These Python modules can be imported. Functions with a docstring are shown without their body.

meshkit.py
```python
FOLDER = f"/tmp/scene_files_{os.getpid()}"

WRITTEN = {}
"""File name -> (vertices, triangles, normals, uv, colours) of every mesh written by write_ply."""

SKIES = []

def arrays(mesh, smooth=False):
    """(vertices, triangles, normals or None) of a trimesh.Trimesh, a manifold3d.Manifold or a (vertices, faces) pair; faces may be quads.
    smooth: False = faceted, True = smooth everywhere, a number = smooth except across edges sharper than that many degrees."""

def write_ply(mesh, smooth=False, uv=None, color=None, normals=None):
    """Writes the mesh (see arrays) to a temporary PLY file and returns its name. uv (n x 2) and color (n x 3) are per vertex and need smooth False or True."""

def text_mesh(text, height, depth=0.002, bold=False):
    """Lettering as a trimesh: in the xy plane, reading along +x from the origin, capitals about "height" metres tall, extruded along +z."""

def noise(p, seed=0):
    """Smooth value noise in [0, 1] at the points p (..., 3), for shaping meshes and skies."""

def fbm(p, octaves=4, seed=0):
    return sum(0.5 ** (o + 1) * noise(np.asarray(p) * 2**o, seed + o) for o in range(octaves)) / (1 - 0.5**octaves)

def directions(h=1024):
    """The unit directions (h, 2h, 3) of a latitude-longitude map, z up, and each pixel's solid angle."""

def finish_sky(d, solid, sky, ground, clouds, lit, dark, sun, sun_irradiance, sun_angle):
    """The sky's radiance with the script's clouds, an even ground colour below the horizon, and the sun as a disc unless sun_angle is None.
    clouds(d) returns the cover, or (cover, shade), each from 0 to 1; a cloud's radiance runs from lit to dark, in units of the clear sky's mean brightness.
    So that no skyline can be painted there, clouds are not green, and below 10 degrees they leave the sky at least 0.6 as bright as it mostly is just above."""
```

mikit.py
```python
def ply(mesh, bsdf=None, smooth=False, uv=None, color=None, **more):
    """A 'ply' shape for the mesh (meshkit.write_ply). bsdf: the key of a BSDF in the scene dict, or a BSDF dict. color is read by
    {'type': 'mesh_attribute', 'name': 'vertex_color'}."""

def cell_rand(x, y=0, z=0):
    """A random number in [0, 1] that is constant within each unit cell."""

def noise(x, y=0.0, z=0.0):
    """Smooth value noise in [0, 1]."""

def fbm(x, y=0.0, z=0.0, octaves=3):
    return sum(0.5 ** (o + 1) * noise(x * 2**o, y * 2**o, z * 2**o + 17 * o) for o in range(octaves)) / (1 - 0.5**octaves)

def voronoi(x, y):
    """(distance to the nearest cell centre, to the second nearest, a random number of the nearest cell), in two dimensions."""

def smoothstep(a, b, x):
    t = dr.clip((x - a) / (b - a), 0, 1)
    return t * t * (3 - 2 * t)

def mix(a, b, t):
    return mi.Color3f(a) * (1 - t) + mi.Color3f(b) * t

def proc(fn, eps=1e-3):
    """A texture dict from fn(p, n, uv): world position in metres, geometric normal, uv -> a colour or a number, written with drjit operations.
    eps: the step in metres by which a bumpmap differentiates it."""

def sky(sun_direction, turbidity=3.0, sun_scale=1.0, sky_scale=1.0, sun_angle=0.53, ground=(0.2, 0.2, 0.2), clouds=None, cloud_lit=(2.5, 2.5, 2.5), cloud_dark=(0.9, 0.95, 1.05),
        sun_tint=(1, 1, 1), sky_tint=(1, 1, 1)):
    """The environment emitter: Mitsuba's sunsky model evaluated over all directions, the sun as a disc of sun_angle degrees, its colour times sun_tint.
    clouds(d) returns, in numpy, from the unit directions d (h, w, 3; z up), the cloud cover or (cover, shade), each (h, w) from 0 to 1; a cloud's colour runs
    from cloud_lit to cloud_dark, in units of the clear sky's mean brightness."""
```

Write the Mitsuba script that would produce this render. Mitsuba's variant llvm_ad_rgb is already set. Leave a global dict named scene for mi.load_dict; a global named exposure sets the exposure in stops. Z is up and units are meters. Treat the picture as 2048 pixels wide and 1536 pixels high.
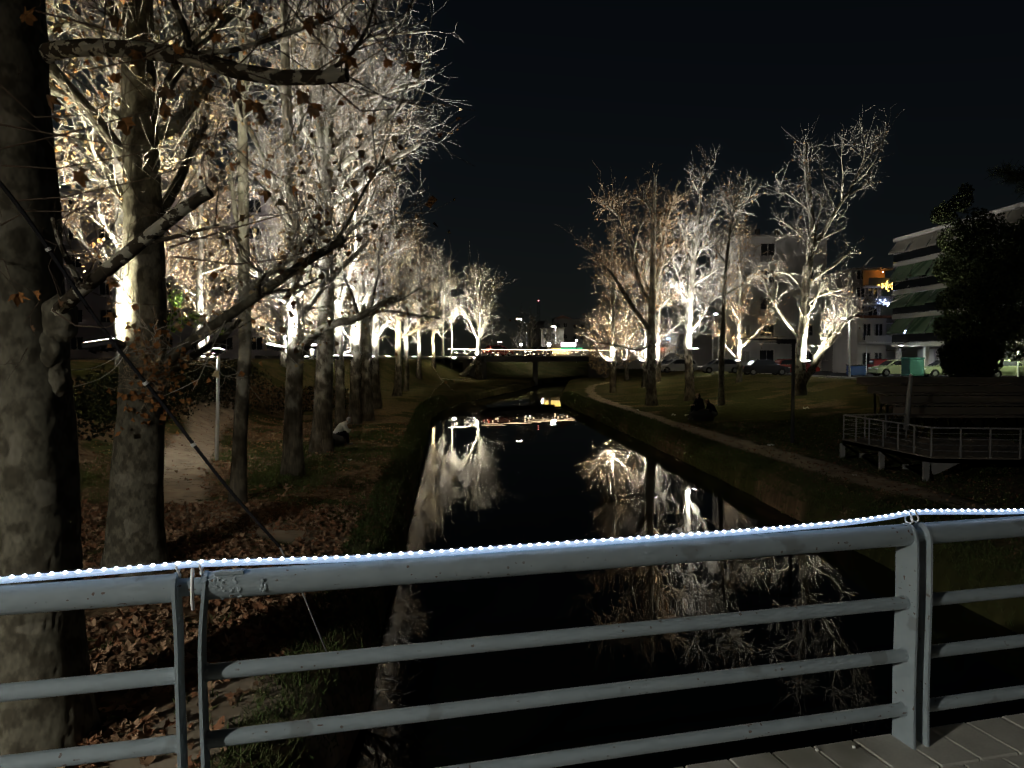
import math
import numpy as np
import trimesh
import mitsuba as mi
import drjit as dr
import mikit
import meshkit
import manifold3d as m3
from shapely.geometry import Polygon
from mikit import proc, fbm, noise, voronoi, smoothstep, mix, cell_rand

T = mi.ScalarTransform4f
scene, labels = {}, {}

# ------------------------------------------------------------------ camera, sky, exposure
EYE = np.array([0.0, 0.0, 4.0])
FOV, PITCH = 69.4, math.radians(2.05)
scene['camera'] = {
    'type': 'perspective', 'fov': FOV, 'fov_axis': 'x', 'near_clip': 0.05, 'far_clip': 4000.0,
    'to_world': T().look_at(origin=EYE.tolist(), target=[0, math.cos(PITCH), 4.0 - math.sin(PITCH)], up=[0, 0, 1])}
exposure = 6.0            # a phone's night exposure; all radiances below are given as they show in the picture
GAIN = 2.0 ** -exposure
scene['sky'] = {**mikit.sky([0.35, -0.9, 0.30], turbidity=3.0, sun_scale=0.0, sky_scale=0.054 * GAIN, ground=(0.05, 0.05, 0.05),
                            sky_tint=(1.0, 0.9, 0.86)), 'sampling_weight': .4}
FLOOD = 4000.0          # radiance of the uplights' lenses
BRIDGE_LAMP = 8200.0   # radiance of the lamp over the near footway
STREET = 350.0

F_PX = 1024 / math.tan(math.radians(FOV / 2))
CP, SP = math.cos(PITCH), math.sin(PITCH)
UP = np.array([0, 0, 1.0])


def ray(px, py):
    u, v = (px - 1024) / F_PX, (768 - py) / F_PX
    return np.array([u, CP + v * SP, -SP + v * CP])


def at(px, py, Y):
    """The point at depth Y (metres along y) that the photograph shows at this place: used to measure the site."""
    d = ray(px, py)
    return EYE + d * (Y / d[1])


def gnd(px, py, z):
    d = ray(px, py)
    return EYE + d * ((z - EYE[2]) / d[2])


def sstep(a, b, x):
    t = np.clip((np.asarray(x, float) - a) / (b - a), 0, 1)
    return t * t * (3 - 2 * t)


# ------------------------------------------------------------------ naming helpers
def key_for(name, parent=None):
    k0 = (parent + '__' if parent else '') + name
    k, n = k0, 0
    while k in scene or k in labels or any(q.startswith(k + '__') for q in USED.get(k, ())):
        n += 1
        k = f'{k0}_{n:03d}'
    USED.setdefault(k, [])
    return k


USED = {}
COUNT = {}


def fresh(name, parent=None):
    k0 = (parent + '__' if parent else '') + name
    n = COUNT.get(k0, 0)
    COUNT[k0] = n + 1
    return k0 if n == 0 else f'{k0}_{n:03d}'


def thing(name, label, cat, group=None):
    k = fresh(name)
    labels[k] = {'label': label, 'category': cat}
    if group:
        labels[k]['group'] = group
    return k


def obj(name, mesh, mat, parent=None, smooth=False, stuff=False, emit=None, weight=1.0, label=None):
    k = fresh(name, parent)
    d = mikit.ply(mesh, mat, smooth=smooth)
    if emit is not None:
        d['emitter'] = {'type': 'area', 'radiance': {'type': 'rgb', 'value': [float(c) * GAIN for c in emit]}, 'sampling_weight': float(weight)}
    scene[k] = d
    if stuff:
        labels.setdefault(k, {})['kind'] = 'stuff'
    if label:
        labels.setdefault(k, {})['label'] = label
    return k


def single(name, mesh, mat, label, cat, group=None, **kw):
    k = obj(name, mesh, mat, None, **kw)
    labels.setdefault(k, {}).update({'label': label, 'category': cat})
    if group:
        labels[k]['group'] = group
    return k


def struct(name, mesh, mat, smooth=False):
    k = obj(name, mesh, mat, None, smooth=smooth)
    labels[k] = {'kind': 'structure'}
    return k


def piece(k, mesh, mat, **kw):
    return obj(k[1], mesh, mat, k[0], **kw)


# ------------------------------------------------------------------ mesh helpers
class MB:
    def __init__(self):
        self.v, self.f, self.n = [], [], 0

    def add(self, v, f):
        v, f = np.asarray(v, float), np.asarray(f, int)
        if len(f) == 0:
            return self
        if f.shape[1] == 4:
            f = np.vstack([f[:, [0, 1, 2]], f[:, [0, 2, 3]]])
        self.v.append(v)
        self.f.append(f + self.n)
        self.n += len(v)
        return self

    def tm(self, m):
        return self.add(m.vertices, m.faces)

    def box(self, c, s, rz=0.0, bev=0.0):
        return self.add(*box_vf(c, s, rz, bev))

    def tube(self, pts, rad, sides=8, cap=True):
        pts = np.asarray(pts, float)
        rad = np.broadcast_to(np.asarray(rad, float), (len(pts),)).copy()
        if cap:
            d0, d1 = pts[0] - pts[1], pts[-1] - pts[-2]
            e = 1e-4
            pts = np.vstack([pts[:1] + d0 / np.linalg.norm(d0) * e, pts, pts[-1:] + d1 / np.linalg.norm(d1) * e])
            rad = np.concatenate([[1e-4], rad, [1e-4]])
        return self.add(*tubes(pts[None], rad[None], sides))

    def bar(self, a, b, w, h):
        """A rectangular bar from a to b, w across, h high."""
        a, b = np.asarray(a, float), np.asarray(b, float)
        t = (b - a) / np.linalg.norm(b - a)
        s = np.cross(t, UP if abs(t[2]) < .95 else [1, 0, 0])
        s /= np.linalg.norm(s)
        u = np.cross(s, t)
        v = [p + s * (w / 2 * i) + u * (h / 2 * j) for p in (a, b) for i, j in ((-1, -1), (1, -1), (1, 1), (-1, 1))]
        return self.add(v, [[0, 3, 2, 1], [4, 5, 6, 7], [0, 1, 5, 4], [1, 2, 6, 5], [2, 3, 7, 6], [3, 0, 4, 7]])

    def mesh(self):
        return np.vstack(self.v), np.vstack(self.f)


def box_vf(c, s, rz=0.0, bev=0.0):
    sx, sy, sz = (q / 2 for q in s)
    if bev:
        pts = []
        for x in (-1, 1):
            for y in (-1, 1):
                for z in (-1, 1):
                    pts += [[x * (sx - bev), y * (sy - bev), z * sz], [x * (sx - bev), y * sy, z * (sz - bev)], [x * sx, y * (sy - bev), z * (sz - bev)]]
        h = m3.Manifold.hull_points(np.array(pts)).to_mesh()
        v, f = np.array(h.vert_properties[:, :3], float), np.array(h.tri_verts)
    else:
        v = np.array([[x, y, z] for x in (-sx, sx) for y in (-sy, sy) for z in (-sz, sz)], float)
        f = np.array([[0, 1, 3], [0, 3, 2], [4, 6, 7], [4, 7, 5], [0, 4, 5], [0, 5, 1], [2, 3, 7], [2, 7, 6], [0, 2, 6], [0, 6, 4], [1, 5, 7], [1, 7, 3]])
    return rot_z(v, rz) + np.asarray(c, float), f


def rot_z(v, a):
    c, s = math.cos(a), math.sin(a)
    v = np.asarray(v, float)
    return np.stack([v[..., 0] * c - v[..., 1] * s, v[..., 0] * s + v[..., 1] * c, v[..., 2]], -1)


def norm(v):
    return v / (np.linalg.norm(v, axis=-1, keepdims=True) + 1e-12)


def tubes(P, R, sides=3):
    """N polylines of K points as tubes."""
    P, R = np.asarray(P, float), np.asarray(R, float)
    N, K, _ = P.shape
    t = norm(np.gradient(P, axis=1)) if K > 2 else norm(np.repeat(P[:, 1:] - P[:, :1], 2, axis=1))
    o = norm(P[:, -1] - P[:, 0])
    ref = np.where(np.abs(o[:, 2:]) < 0.8, [0, 0, 1.0], [1.0, 0, 0])
    a = norm(np.cross(t, ref[:, None]))
    b = np.cross(t, a)
    ang = np.arange(sides) * 2 * np.pi / sides
    v = P[:, :, None] + R[:, :, None, None] * (np.cos(ang)[:, None] * a[:, :, None] + np.sin(ang)[:, None] * b[:, :, None])
    n, k, j = np.meshgrid(np.arange(N), np.arange(K - 1), np.arange(sides), indexing='ij')
    j2 = (j + 1) % sides
    i0 = (n * K + k) * sides
    q = np.stack([i0 + j, i0 + j2, i0 + sides + j2, i0 + sides + j], -1).reshape(-1, 4)
    return v.reshape(-1, 3), np.vstack([q[:, [0, 1, 2]], q[:, [0, 2, 3]]])


def ball(c, r, sub=1):
    m = trimesh.creation.icosphere(subdivisions=sub, radius=1.0)
    return m.vertices * np.asarray(r) + np.asarray(c, float), m.faces


def balls(C, r, sub=0):
    m = trimesh.creation.icosphere(subdivisions=sub, radius=1.0)
    C = np.asarray(C, float)
    r = np.broadcast_to(np.asarray(r, float), (len(C),))
    v = C[:, None] + m.vertices[None] * r[:, None, None]
    f = m.faces[None] + (np.arange(len(C)) * len(m.vertices))[:, None, None]
    return v.reshape(-1, 3), f.reshape(-1, 3)


def spline(pts, n):
    """Catmull-Rom through the points, n samples."""
    p = np.asarray(pts, float)
    if len(p) == 2:
        return p[0] + (p[1] - p[0]) * np.linspace(0, 1, n)[:, None]
    e = np.vstack([2 * p[0] - p[1], p, 2 * p[-1] - p[-2]])
    out = []
    for s in np.linspace(0, len(p) - 1 - 1e-9, n):
        i, t = int(s), s - int(s)
        a, b, c, d = e[i], e[i + 1], e[i + 2], e[i + 3]
        out.append(.5 * (2 * b + (c - a) * t + (2 * a - 5 * b + 4 * c - d) * t * t + (3 * b - a - 3 * c + d) * t ** 3))
    return np.array(out)


# ------------------------------------------------------------------ the site
LB = np.array([[-12, -1.3], [0, -1.4], [8, -1.6], [11, -1.85], [21, -2.75], [35, -4.0], [46, -5.1], [54, -5.4], [61, -5.0], [67, -4.0], [74, -2.4], [85, 0.0], [98, 2.3], [106, 3.3], [116, 5.5], [135, 14], [170, 40], [220, 80], [1200, 400]])
RB = np.array([[-12, 8.0], [0, 7.7], [12, 7.2], [21, 6.95], [34, 6.25], [50, 5.2], [62, 4.4], [68, 4.35], [75, 5.0], [85, 6.0], [98, 7.2], [106, 8.0], [116, 10.5], [135, 21], [170, 48], [220, 88], [1200, 408]])


def Lx(y):
    return sum(np.interp(np.asarray(y, float) + o, LB[:, 0], LB[:, 1]) for o in (-2, -1, 0, 1, 2)) / 5 + .12 * (meshkit.noise(np.stack([np.asarray(y, float) * .7, 0 * np.asarray(y, float), 0 * np.asarray(y, float)], -1), 3) - .5)


def Rx(y):
    return sum(np.interp(np.asarray(y, float) + o, RB[:, 0], RB[:, 1]) for o in (-2, -1, 0, 1, 2)) / 5 + .12 * (meshkit.noise(np.stack([np.asarray(y, float) * .7, 0 * np.asarray(y, float), 0 * np.asarray(y, float)], -1), 4) - .5)


ROAD_Z, STREET_L = 2.4, 3.85


def bank(s):
    return np.interp(s, [-2, 0, .10, .3, .8, 1.6, 2.5], [-.7, -.25, .45, .74, .9, 1.0, 1.02])


def gz(x, y):
    x, y = np.asarray(x, float), np.asarray(y, float)
    sl, sr = Lx(y) - x, x - Rx(y)
    zl = bank(sl)
    x0 = Lx(y) - 6.2
    zl = zl + (STREET_L - 1.02) * sstep(0, 7.5, x0 - x)
    zr = bank(sr)
    zr = zr + (ROAD_Z - .04 - 1.02) * np.clip((sr - 5.5) / np.maximum(23.5 - Rx(y) - 5.5, 2.0), 0, 1) - .16 * sstep(2.4, 3.4, sr) * sstep(9, 6.5, sr) * sstep(36, 28, y)
    z = np.where(sl > sr, zl, zr)
    far = sstep(118, 150, y) * sstep(.2, 3, np.maximum(sl, sr))
    z = z * (1 - far) + np.maximum(z, 3.1) * far
    rough = .10 * (meshkit.fbm(np.stack([x * .45, y * .45, 0 * x], -1), 3, 5) - .5) + .03 * (meshkit.noise(np.stack([x * 2.3, y * 2.3, 0 * x], -1), 8) - .5)
    return z + rough * sstep(0, .6, np.maximum(sl, sr)) * np.where((x > 24) & (sl < sr), 0, 1)


def gp(x, y, dz=0.0):
    return np.array([x, y, float(gz(x, y)) + dz])


PATH_L = [(-2.9, 12.3), (-5.2, 13.2), (-7.2, 15.6), (-8.9, 19.5), (-10.4, 24.5), (-11.9, 29), (-13.4, 34), (-15.5, 42)]
PATH_R = [(9.6, 9), (9.15, 14.6), (8.45, 21.8), (7.55, 32), (6.9, 41), (6.3, 55), (6.9, 66), (8.5, 78), (12, 90)]
DIRT = [(-3.1, 4.6), (-2.3, 6.6)]


def path_d(p, pts):
    best = mi.Float(1e3)
    for (ax, ay), (bx, by) in zip(pts[:-1], pts[1:]):
        dx, dy = bx - ax, by - ay
        t = dr.clip(((p.x - ax) * dx + (p.y - ay) * dy) / (dx * dx + dy * dy), 0, 1)
        best = dr.minimum(best, dr.sqrt(dr.square(p.x - ax - t * dx) + dr.square(p.y - ay - t * dy)))
    return best


# ------------------------------------------------------------------ materials
def rgb(c):
    return {'type': 'rgb', 'value': [float(q) for q in c]}


def diffuse(name, c, two=False):
    d = {'type': 'diffuse', 'reflectance': c if isinstance(c, dict) else rgb(c)}
    scene[name] = {'type': 'twosided', 'bsdf': d} if two else d
    return name


def princ(name, c, rough=.5, spec=.5, metal=0.0, two=False, **kw):
    d = {'type': 'principled', 'base_color': c if isinstance(c, dict) else rgb(c), 'roughness': rough, 'specular': spec, **kw}
    if metal:
        d['metallic'] = metal
    scene[name] = {'type': 'twosided', 'bsdf': d} if two else d
    return name


def ground_fn(p, n, uv):
    a = fbm(p.x * .55, p.y * .55, 1.0, 4)
    b = fbm(p.x * 9, p.y * 9, 2.0, 3)
    _, _, w = voronoi(p.x * 11, p.y * 11)
    litter = mix((.085, .06, .036), (.24, .165, .10), w * .7 + b * .3)
    grass = mix((.032, .036, .014), (.075, .08, .03), b)
    soil = mix((.22, .18, .13), (.44, .37, .28), fbm(p.x * 3, p.y * 3, 5.0, 4))
    right = p.x > 4.0
    g = dr.select(right, smoothstep(.34, .52, a), smoothstep(.50, .62, a))
    far = smoothstep(30, 60, p.y)
    g = dr.maximum(g, far * .75)
    c = mix(litter, grass, g)
    wob = (a - .5) * .9
    dl = path_d(p, PATH_L) + wob
    rr = path_d(p, PATH_R) + wob * .7
    dd = path_d(p, DIRT) + wob
    m = dr.maximum(dr.maximum(1 - smoothstep(.45, .85, dl), 1 - smoothstep(.28, .55, rr)), 1 - smoothstep(.25, .7, dd))
    m = m * smoothstep(.18, .42, b * .6 + fbm(p.x * 2, p.y * 2, 9.0, 2) * .4)
    return mix(c, soil, m)


diffuse('ground_mat', proc(ground_fn))


def bark_fn(p, n, uv):
    """Plane-tree bark: pale cream plates between grey-olive flakes."""
    a = fbm(p.x * 5 + p.z * .8, p.y * 5, p.z * 3.2, 4)
    b = fbm(p.x * 14, p.y * 14, p.z * 9 + 40, 3)
    c = mix((.20, .18, .14), (.46, .44, .37), smoothstep(.42, .60, a))
    c = mix(c, (.30, .30, .22), smoothstep(.52, .66, fbm(p.x * 3 + 9, p.y * 3, p.z * 2, 3)) * .6)
    c = c * (.75 + .5 * b)
    base = mix((.05, .042, .03), (.13, .115, .085), smoothstep(.3, .7, a)) * (.6 + .7 * noise(p.x * 30, p.y * 30, p.z * 5))
    return mix(base, c, smoothstep(2.6, 4.6, p.z + (a - .5) * 2.5))      # plane trees keep dark rough bark low down


diffuse('bark', proc(bark_fn))


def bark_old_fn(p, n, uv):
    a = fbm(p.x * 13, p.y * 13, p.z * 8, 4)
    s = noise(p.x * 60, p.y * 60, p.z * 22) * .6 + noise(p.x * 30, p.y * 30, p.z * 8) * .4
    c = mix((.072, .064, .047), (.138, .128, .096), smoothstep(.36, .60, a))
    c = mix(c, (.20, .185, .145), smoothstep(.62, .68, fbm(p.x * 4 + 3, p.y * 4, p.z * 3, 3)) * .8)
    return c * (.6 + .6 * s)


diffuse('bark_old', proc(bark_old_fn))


def bark_limb_fn(p, n, uv):
    a = fbm(p.x * 13, p.y * 13, p.z * 13, 4)
    return mix((.045, .037, .027), (.33, .31, .25), smoothstep(.50, .55, a))


diffuse('bark_blotched', proc(bark_limb_fn))
diffuse('twig_pale', (.50, .47, .41))
diffuse('twig_warm', (.38, .29, .19))
diffuse('twig_dark', (.10, .075, .055))
diffuse('leaf_tan', (.40, .27, .14), two=True)
diffuse('leaf_pale', (.52, .42, .25), two=True)
diffuse('leaf_brown', (.17, .085, .035), two=True)
diffuse('leaf_rust', (.26, .12, .045), two=True)
diffuse('leaf_litter_dark', (.13, .08, .048), two=True)
diffuse('leaf_litter_tan', (.32, .21, .13), two=True)
diffuse('leaf_litter_red', (.22, .11, .06), two=True)
diffuse('leaf_green', (.045, .075, .022), two=True)
diffuse('leaf_lime', (.30, .40, .10), two=True)
diffuse('leaf_ever', (.085, .105, .048), two=True)
diffuse('leaf_shrub', (.018, .022, .012), two=True)
diffuse('grass_green', (.075, .11, .035), two=True)
diffuse('grass_dull', (.09, .10, .042), two=True)


def paint_fn(p, n, uv):
    a = fbm(p.x * 25, p.y * 25, p.z * 25, 3)
    b = smoothstep(.66, .74, fbm(p.x * 7 + 3, p.y * 7, p.z * 7, 4))
    c = mix(mix((.235, .285, .315), (.275, .325, .35), a), (.17, .19, .195), b * .7)
    chip = smoothstep(.83, .87, noise(p.x * 70, p.y * 70, p.z * 70)) * smoothstep(.50, .60, fbm(p.x * 6 + 5, p.y * 6, p.z * 6, 3))
    return mix(c, (.11, .065, .04), chip * .8)


princ('rail_paint', proc(paint_fn), rough=.32, spec=.5, clearcoat=.7, clearcoat_gloss=.93)
scene['water_mat'] = {'type': 'plastic', 'diffuse_reflectance': rgb((.0035, .005, .004)), 'specular_reflectance': rgb((.72, .72, .72)), 'int_ior': 1.33}


def paver_fn(p, n, uv):
    a = fbm(p.x * 6, p.y * 6, 1.0, 4)
    b = noise(p.x * 160, p.y * 160, 3.0)
    st = smoothstep(.55, .75, fbm(p.x * 2.2, p.y * 2.2, 7.0, 3))
    return mix(mix((.34, .335, .30), (.50, .49, .44), a * .7 + b * .3), (.21, .205, .165), st * .7)


diffuse('paver', proc(paver_fn))
diffuse('paver_base', (.10, .095, .08))


def concrete_fn(p, n, uv):
    a = fbm(p.x * 1.2, p.y * 1.2, p.z * 1.2, 4)
    return mix((.22, .21, .19), (.36, .345, .31), a)


diffuse('concrete', proc(concrete_fn))


def render_fn(p, n, uv):
    a = fbm(p.x * .5, p.y * .5, p.z * .35, 4)
    s = fbm(p.x * 3, p.y * 3, p.z * .5, 3)
    return mix((.36, .345, .325), (.52, .50, .47), a * .6 + s * .4)


diffuse('render_wall', proc(render_fn))
diffuse('render_dim', (.22, .21, .20))
diffuse('window_frame', (.30, .29, .28))
diffuse('render_dark', (.36, .32, .33))
diffuse('white_trim', (.62, .61, .58))


def awning_fn(p, n, uv):
    s = smoothstep(.35, .4, noise(p.y * 6 + p.x * 6, 0.0, 0.0))
    return mix((.09, .17, .10), (.20, .28, .19), s)


diffuse('awning_green', proc(awning_fn), two=True)
diffuse('awning_pale', (.32, .31, .27), two=True)
diffuse('dark_metal', (.045, .045, .048))
diffuse('concrete_dark', (.10, .095, .085))
diffuse('steel_dull', (.34, .34, .33))
princ('grey_metal', (.32, .33, .33), rough=.35, spec=.5)
princ('galvanised', (.42, .43, .43), rough=.4, spec=.5)
princ('glass_dark', (.015, .017, .02), rough=.08, spec=.6)
diffuse('asphalt', (.055, .055, .055))
diffuse('kerb_stone', (.34, .33, .31))
diffuse('plank', (.24, .21, .17))
diffuse('black_rubber', (.012, .012, .012))
princ('car_white', (.26, .26, .255), rough=.25, spec=.5)
princ('car_silver', (.13, .133, .136), rough=.25, spec=.5)
princ('car_black', (.02, .02, .022), rough=.2, spec=.5)
princ('car_red', (.22, .025, .02), rough=.25, spec=.5)
princ('car_green', (.30, .34, .21), rough=.3, spec=.5)
princ('bin_teal', (.022, .10, .085), rough=.5)
princ('bin_blue', (.02, .05, .14), rough=.5)
diffuse('lamp_glass', (.8, .8, .8))
diffuse('rope_core', (.72, .76, .80))
diffuse('cable_black', (.02, .02, .022))
diffuse('tape_white', (.68, .68, .66))
diffuse('skin', (.38, .25, .18))
diffuse('cloth_white', (.62, .60, .55))
diffuse('cloth_grey', (.16, .16, .165))
diffuse('cloth_black', (.014, .014, .016))
diffuse('hair_dark', (.02, .015, .012))
diffuse('stone_dark', (.05, .048, .042))
diffuse('paper', (.75, .75, .72), two=True)
diffuse('wall_ochre', (.50, .34, .18))
diffuse('roof_tile', (.20, .09, .055))
scene['rope_tube'] = {'type': 'thindielectric', 'int_ior': 1.35}

# ------------------------------------------------------------------ ground, water, pavement
ys = np.concatenate([np.arange(-10, 45, .4), np.arange(45, 125, 1.0), np.arange(125, 230, 5), np.geomspace(235, 1100, 14)])
so = np.array([0, .05, .1, .2, .3, .5, .8, 1.2, 1.6, 2.0, 2.5, 3, 3.6, 4.3, 5, 5.8, 6.6, 7.4, 8.2, 9, 10, 11, 12, 13, 14.5, 16, 18, 21, 25, 32, 45, 70, 120, 250, 600])
rows = []
for y in ys:
    l, r = float(Lx(y)), float(Rx(y))
    xs = np.concatenate([l - so[::-1], [l + .6, (l + r) / 2, r - .6], r + so])
    rows.append(np.stack([xs, np.full_like(xs, y)], -1))
G = np.array(rows)
Z = gz(G[..., 0], G[..., 1])
ncol = len(so)
Z[:, ncol:ncol + 3] = -.7
gv = np.concatenate([G, Z[..., None]], -1)
a_, b_ = gv.shape[:2]
ii, jj = np.meshgrid(np.arange(a_ - 1), np.arange(b_ - 1), indexing='ij')
q = np.stack([ii * b_ + jj, ii * b_ + jj + 1, (ii + 1) * b_ + jj + 1, (ii + 1) * b_ + jj], -1).reshape(-1, 4)
struct('ground', (gv.reshape(-1, 3), np.vstack([q[:, [0, 1, 2]], q[:, [0, 2, 3]]])), 'ground_mat', smooth=True)

wx, wy = np.arange(-8, 13.01, .35), np.concatenate([np.arange(-10, 60, .16), np.arange(60, 125, .3), [135, 170, 220]])
WX, WY = np.meshgrid(wx, wy)
WXw = WX + np.interp(WY, [110, 220], [0, 85]) * (WY > 110)
wz = .0020 * (meshkit.fbm(np.stack([WX * .8, WY * 2.2, 0 * WX], -1), 2, 21) - .5) + .0025 * (meshkit.noise(np.stack([WX * .25, WY * .45, 0 * WX], -1), 22) - .5)
a_, b_ = WX.shape
ii, jj = np.meshgrid(np.arange(a_ - 1), np.arange(b_ - 1), indexing='ij')
q = np.stack([ii * b_ + jj, ii * b_ + jj + 1, (ii + 1) * b_ + jj + 1, (ii + 1) * b_ + jj], -1).reshape(-1, 4)
struct('water', (np.stack([WXw, WY, wz], -1).reshape(-1, 3), np.vstack([q[:, [0, 1, 2]], q[:, [0, 2, 3]]])), 'water_mat', smooth=True)

mb = MB()
mb.add([[26, 30, ROAD_Z], [64, 30, ROAD_Z], [64, 130, ROAD_Z], [26, 130, ROAD_Z]], [[0, 1, 2, 3]])
struct('road', mb.mesh(), 'asphalt')
mb = MB()
for k in range(50):
    mb.box((25.85, 31 + 2 * k, ROAD_Z - .02), (.3, 1.985, .26), bev=.02)
struct('kerb', mb.mesh(), 'kerb_stone')
mb = MB()
mb.add([[-60, 8, STREET_L + .03], [-19.5, 8, STREET_L + .03], [-22.5, 110, STREET_L + .03], [-60, 110, STREET_L + .03]], [[0, 1, 2, 3]])
struct('road', mb.mesh(), 'asphalt')

PL, PR = np.array([-1.08, 2.46]), np.array([1.755, 3.20])
RD = (PR - PL) / np.linalg.norm(PR - PL)         # along the railing
RN = np.array([-RD[1], RD[0]])                   # towards the canal
SPAN = np.linalg.norm(PR - PL)
RANG = math.atan2(RD[1], RD[0])
PAVE = 2.305


def rp(t, off, z):
    """t metres along the railing from the left post, off metres towards the canal."""
    q = PL + RD * t + RN * off
    return np.array([q[0], q[1], z])


rng = np.random.default_rng(3)
mb = MB()
mb.box(rp(1.5, -2.47, PAVE - .21), (16, 5.1, .3), RANG)
struct('pavement', mb.mesh(), 'paver_base')
t = -1.2
while t < 7:
    for (w, o0, o1) in ((.205, -.20, .085),):
        c = rp(t + w / 2, (o0 + o1) / 2, PAVE - .045 + rng.uniform(-.003, .003))
        mb = MB().box(c, (w - .006, o1 - o0 - .006, .1), RANG + rng.uniform(-.008, .008), bev=.006)
        obj('slab', mb.mesh(), 'paver', 'pavement')
    t += .205
for r in range(9):
    t = 1.2 + (.1 if r % 2 else 0)
    while t < 6:
        c = rp(t + .1, -.256 - r * .108, PAVE - .045 + rng.uniform(-.0035, .0035))
        obj('paver', MB().box(c, (.194, .102, .1), RANG + rng.uniform(-.012, .012), bev=.006).mesh(), 'paver', 'pavement')
        t += .2

# ------------------------------------------------------------------ near railing with its rope light
RAIL_Z = [3.23, 2.933, 2.70, 2.46]


def plate(t, bend):
    out = [(-.062, 0), (.062, 0), (.062, .875)]
    for a in np.linspace(0, 140, 9):
        out.append((.062 * math.cos(math.radians(a)) - .0, .912 + .062 * math.sin(math.radians(a)) * 1.2))
    out += [(-.060, .915)]
    m = trimesh.creation.extrude_polygon(Polygon(out), .011)
    m = trimesh.Trimesh(*trimesh.remesh.subdivide_to_size(m.vertices, m.faces, .09))
    v = m.vertices.copy()
    along = v[:, 2] - .0055 + bend * sstep(.74, 1.0, v[:, 1]) + .003 * np.sin(v[:, 1] * 7 + t)
    w = np.stack([PL[0] + RD[0] * (t + along) + RN[0] * v[:, 0], PL[1] + RD[1] * (t + along) + RN[1] * v[:, 0], PAVE - .01 + v[:, 1]], -1)
    return w, m.faces


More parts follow.
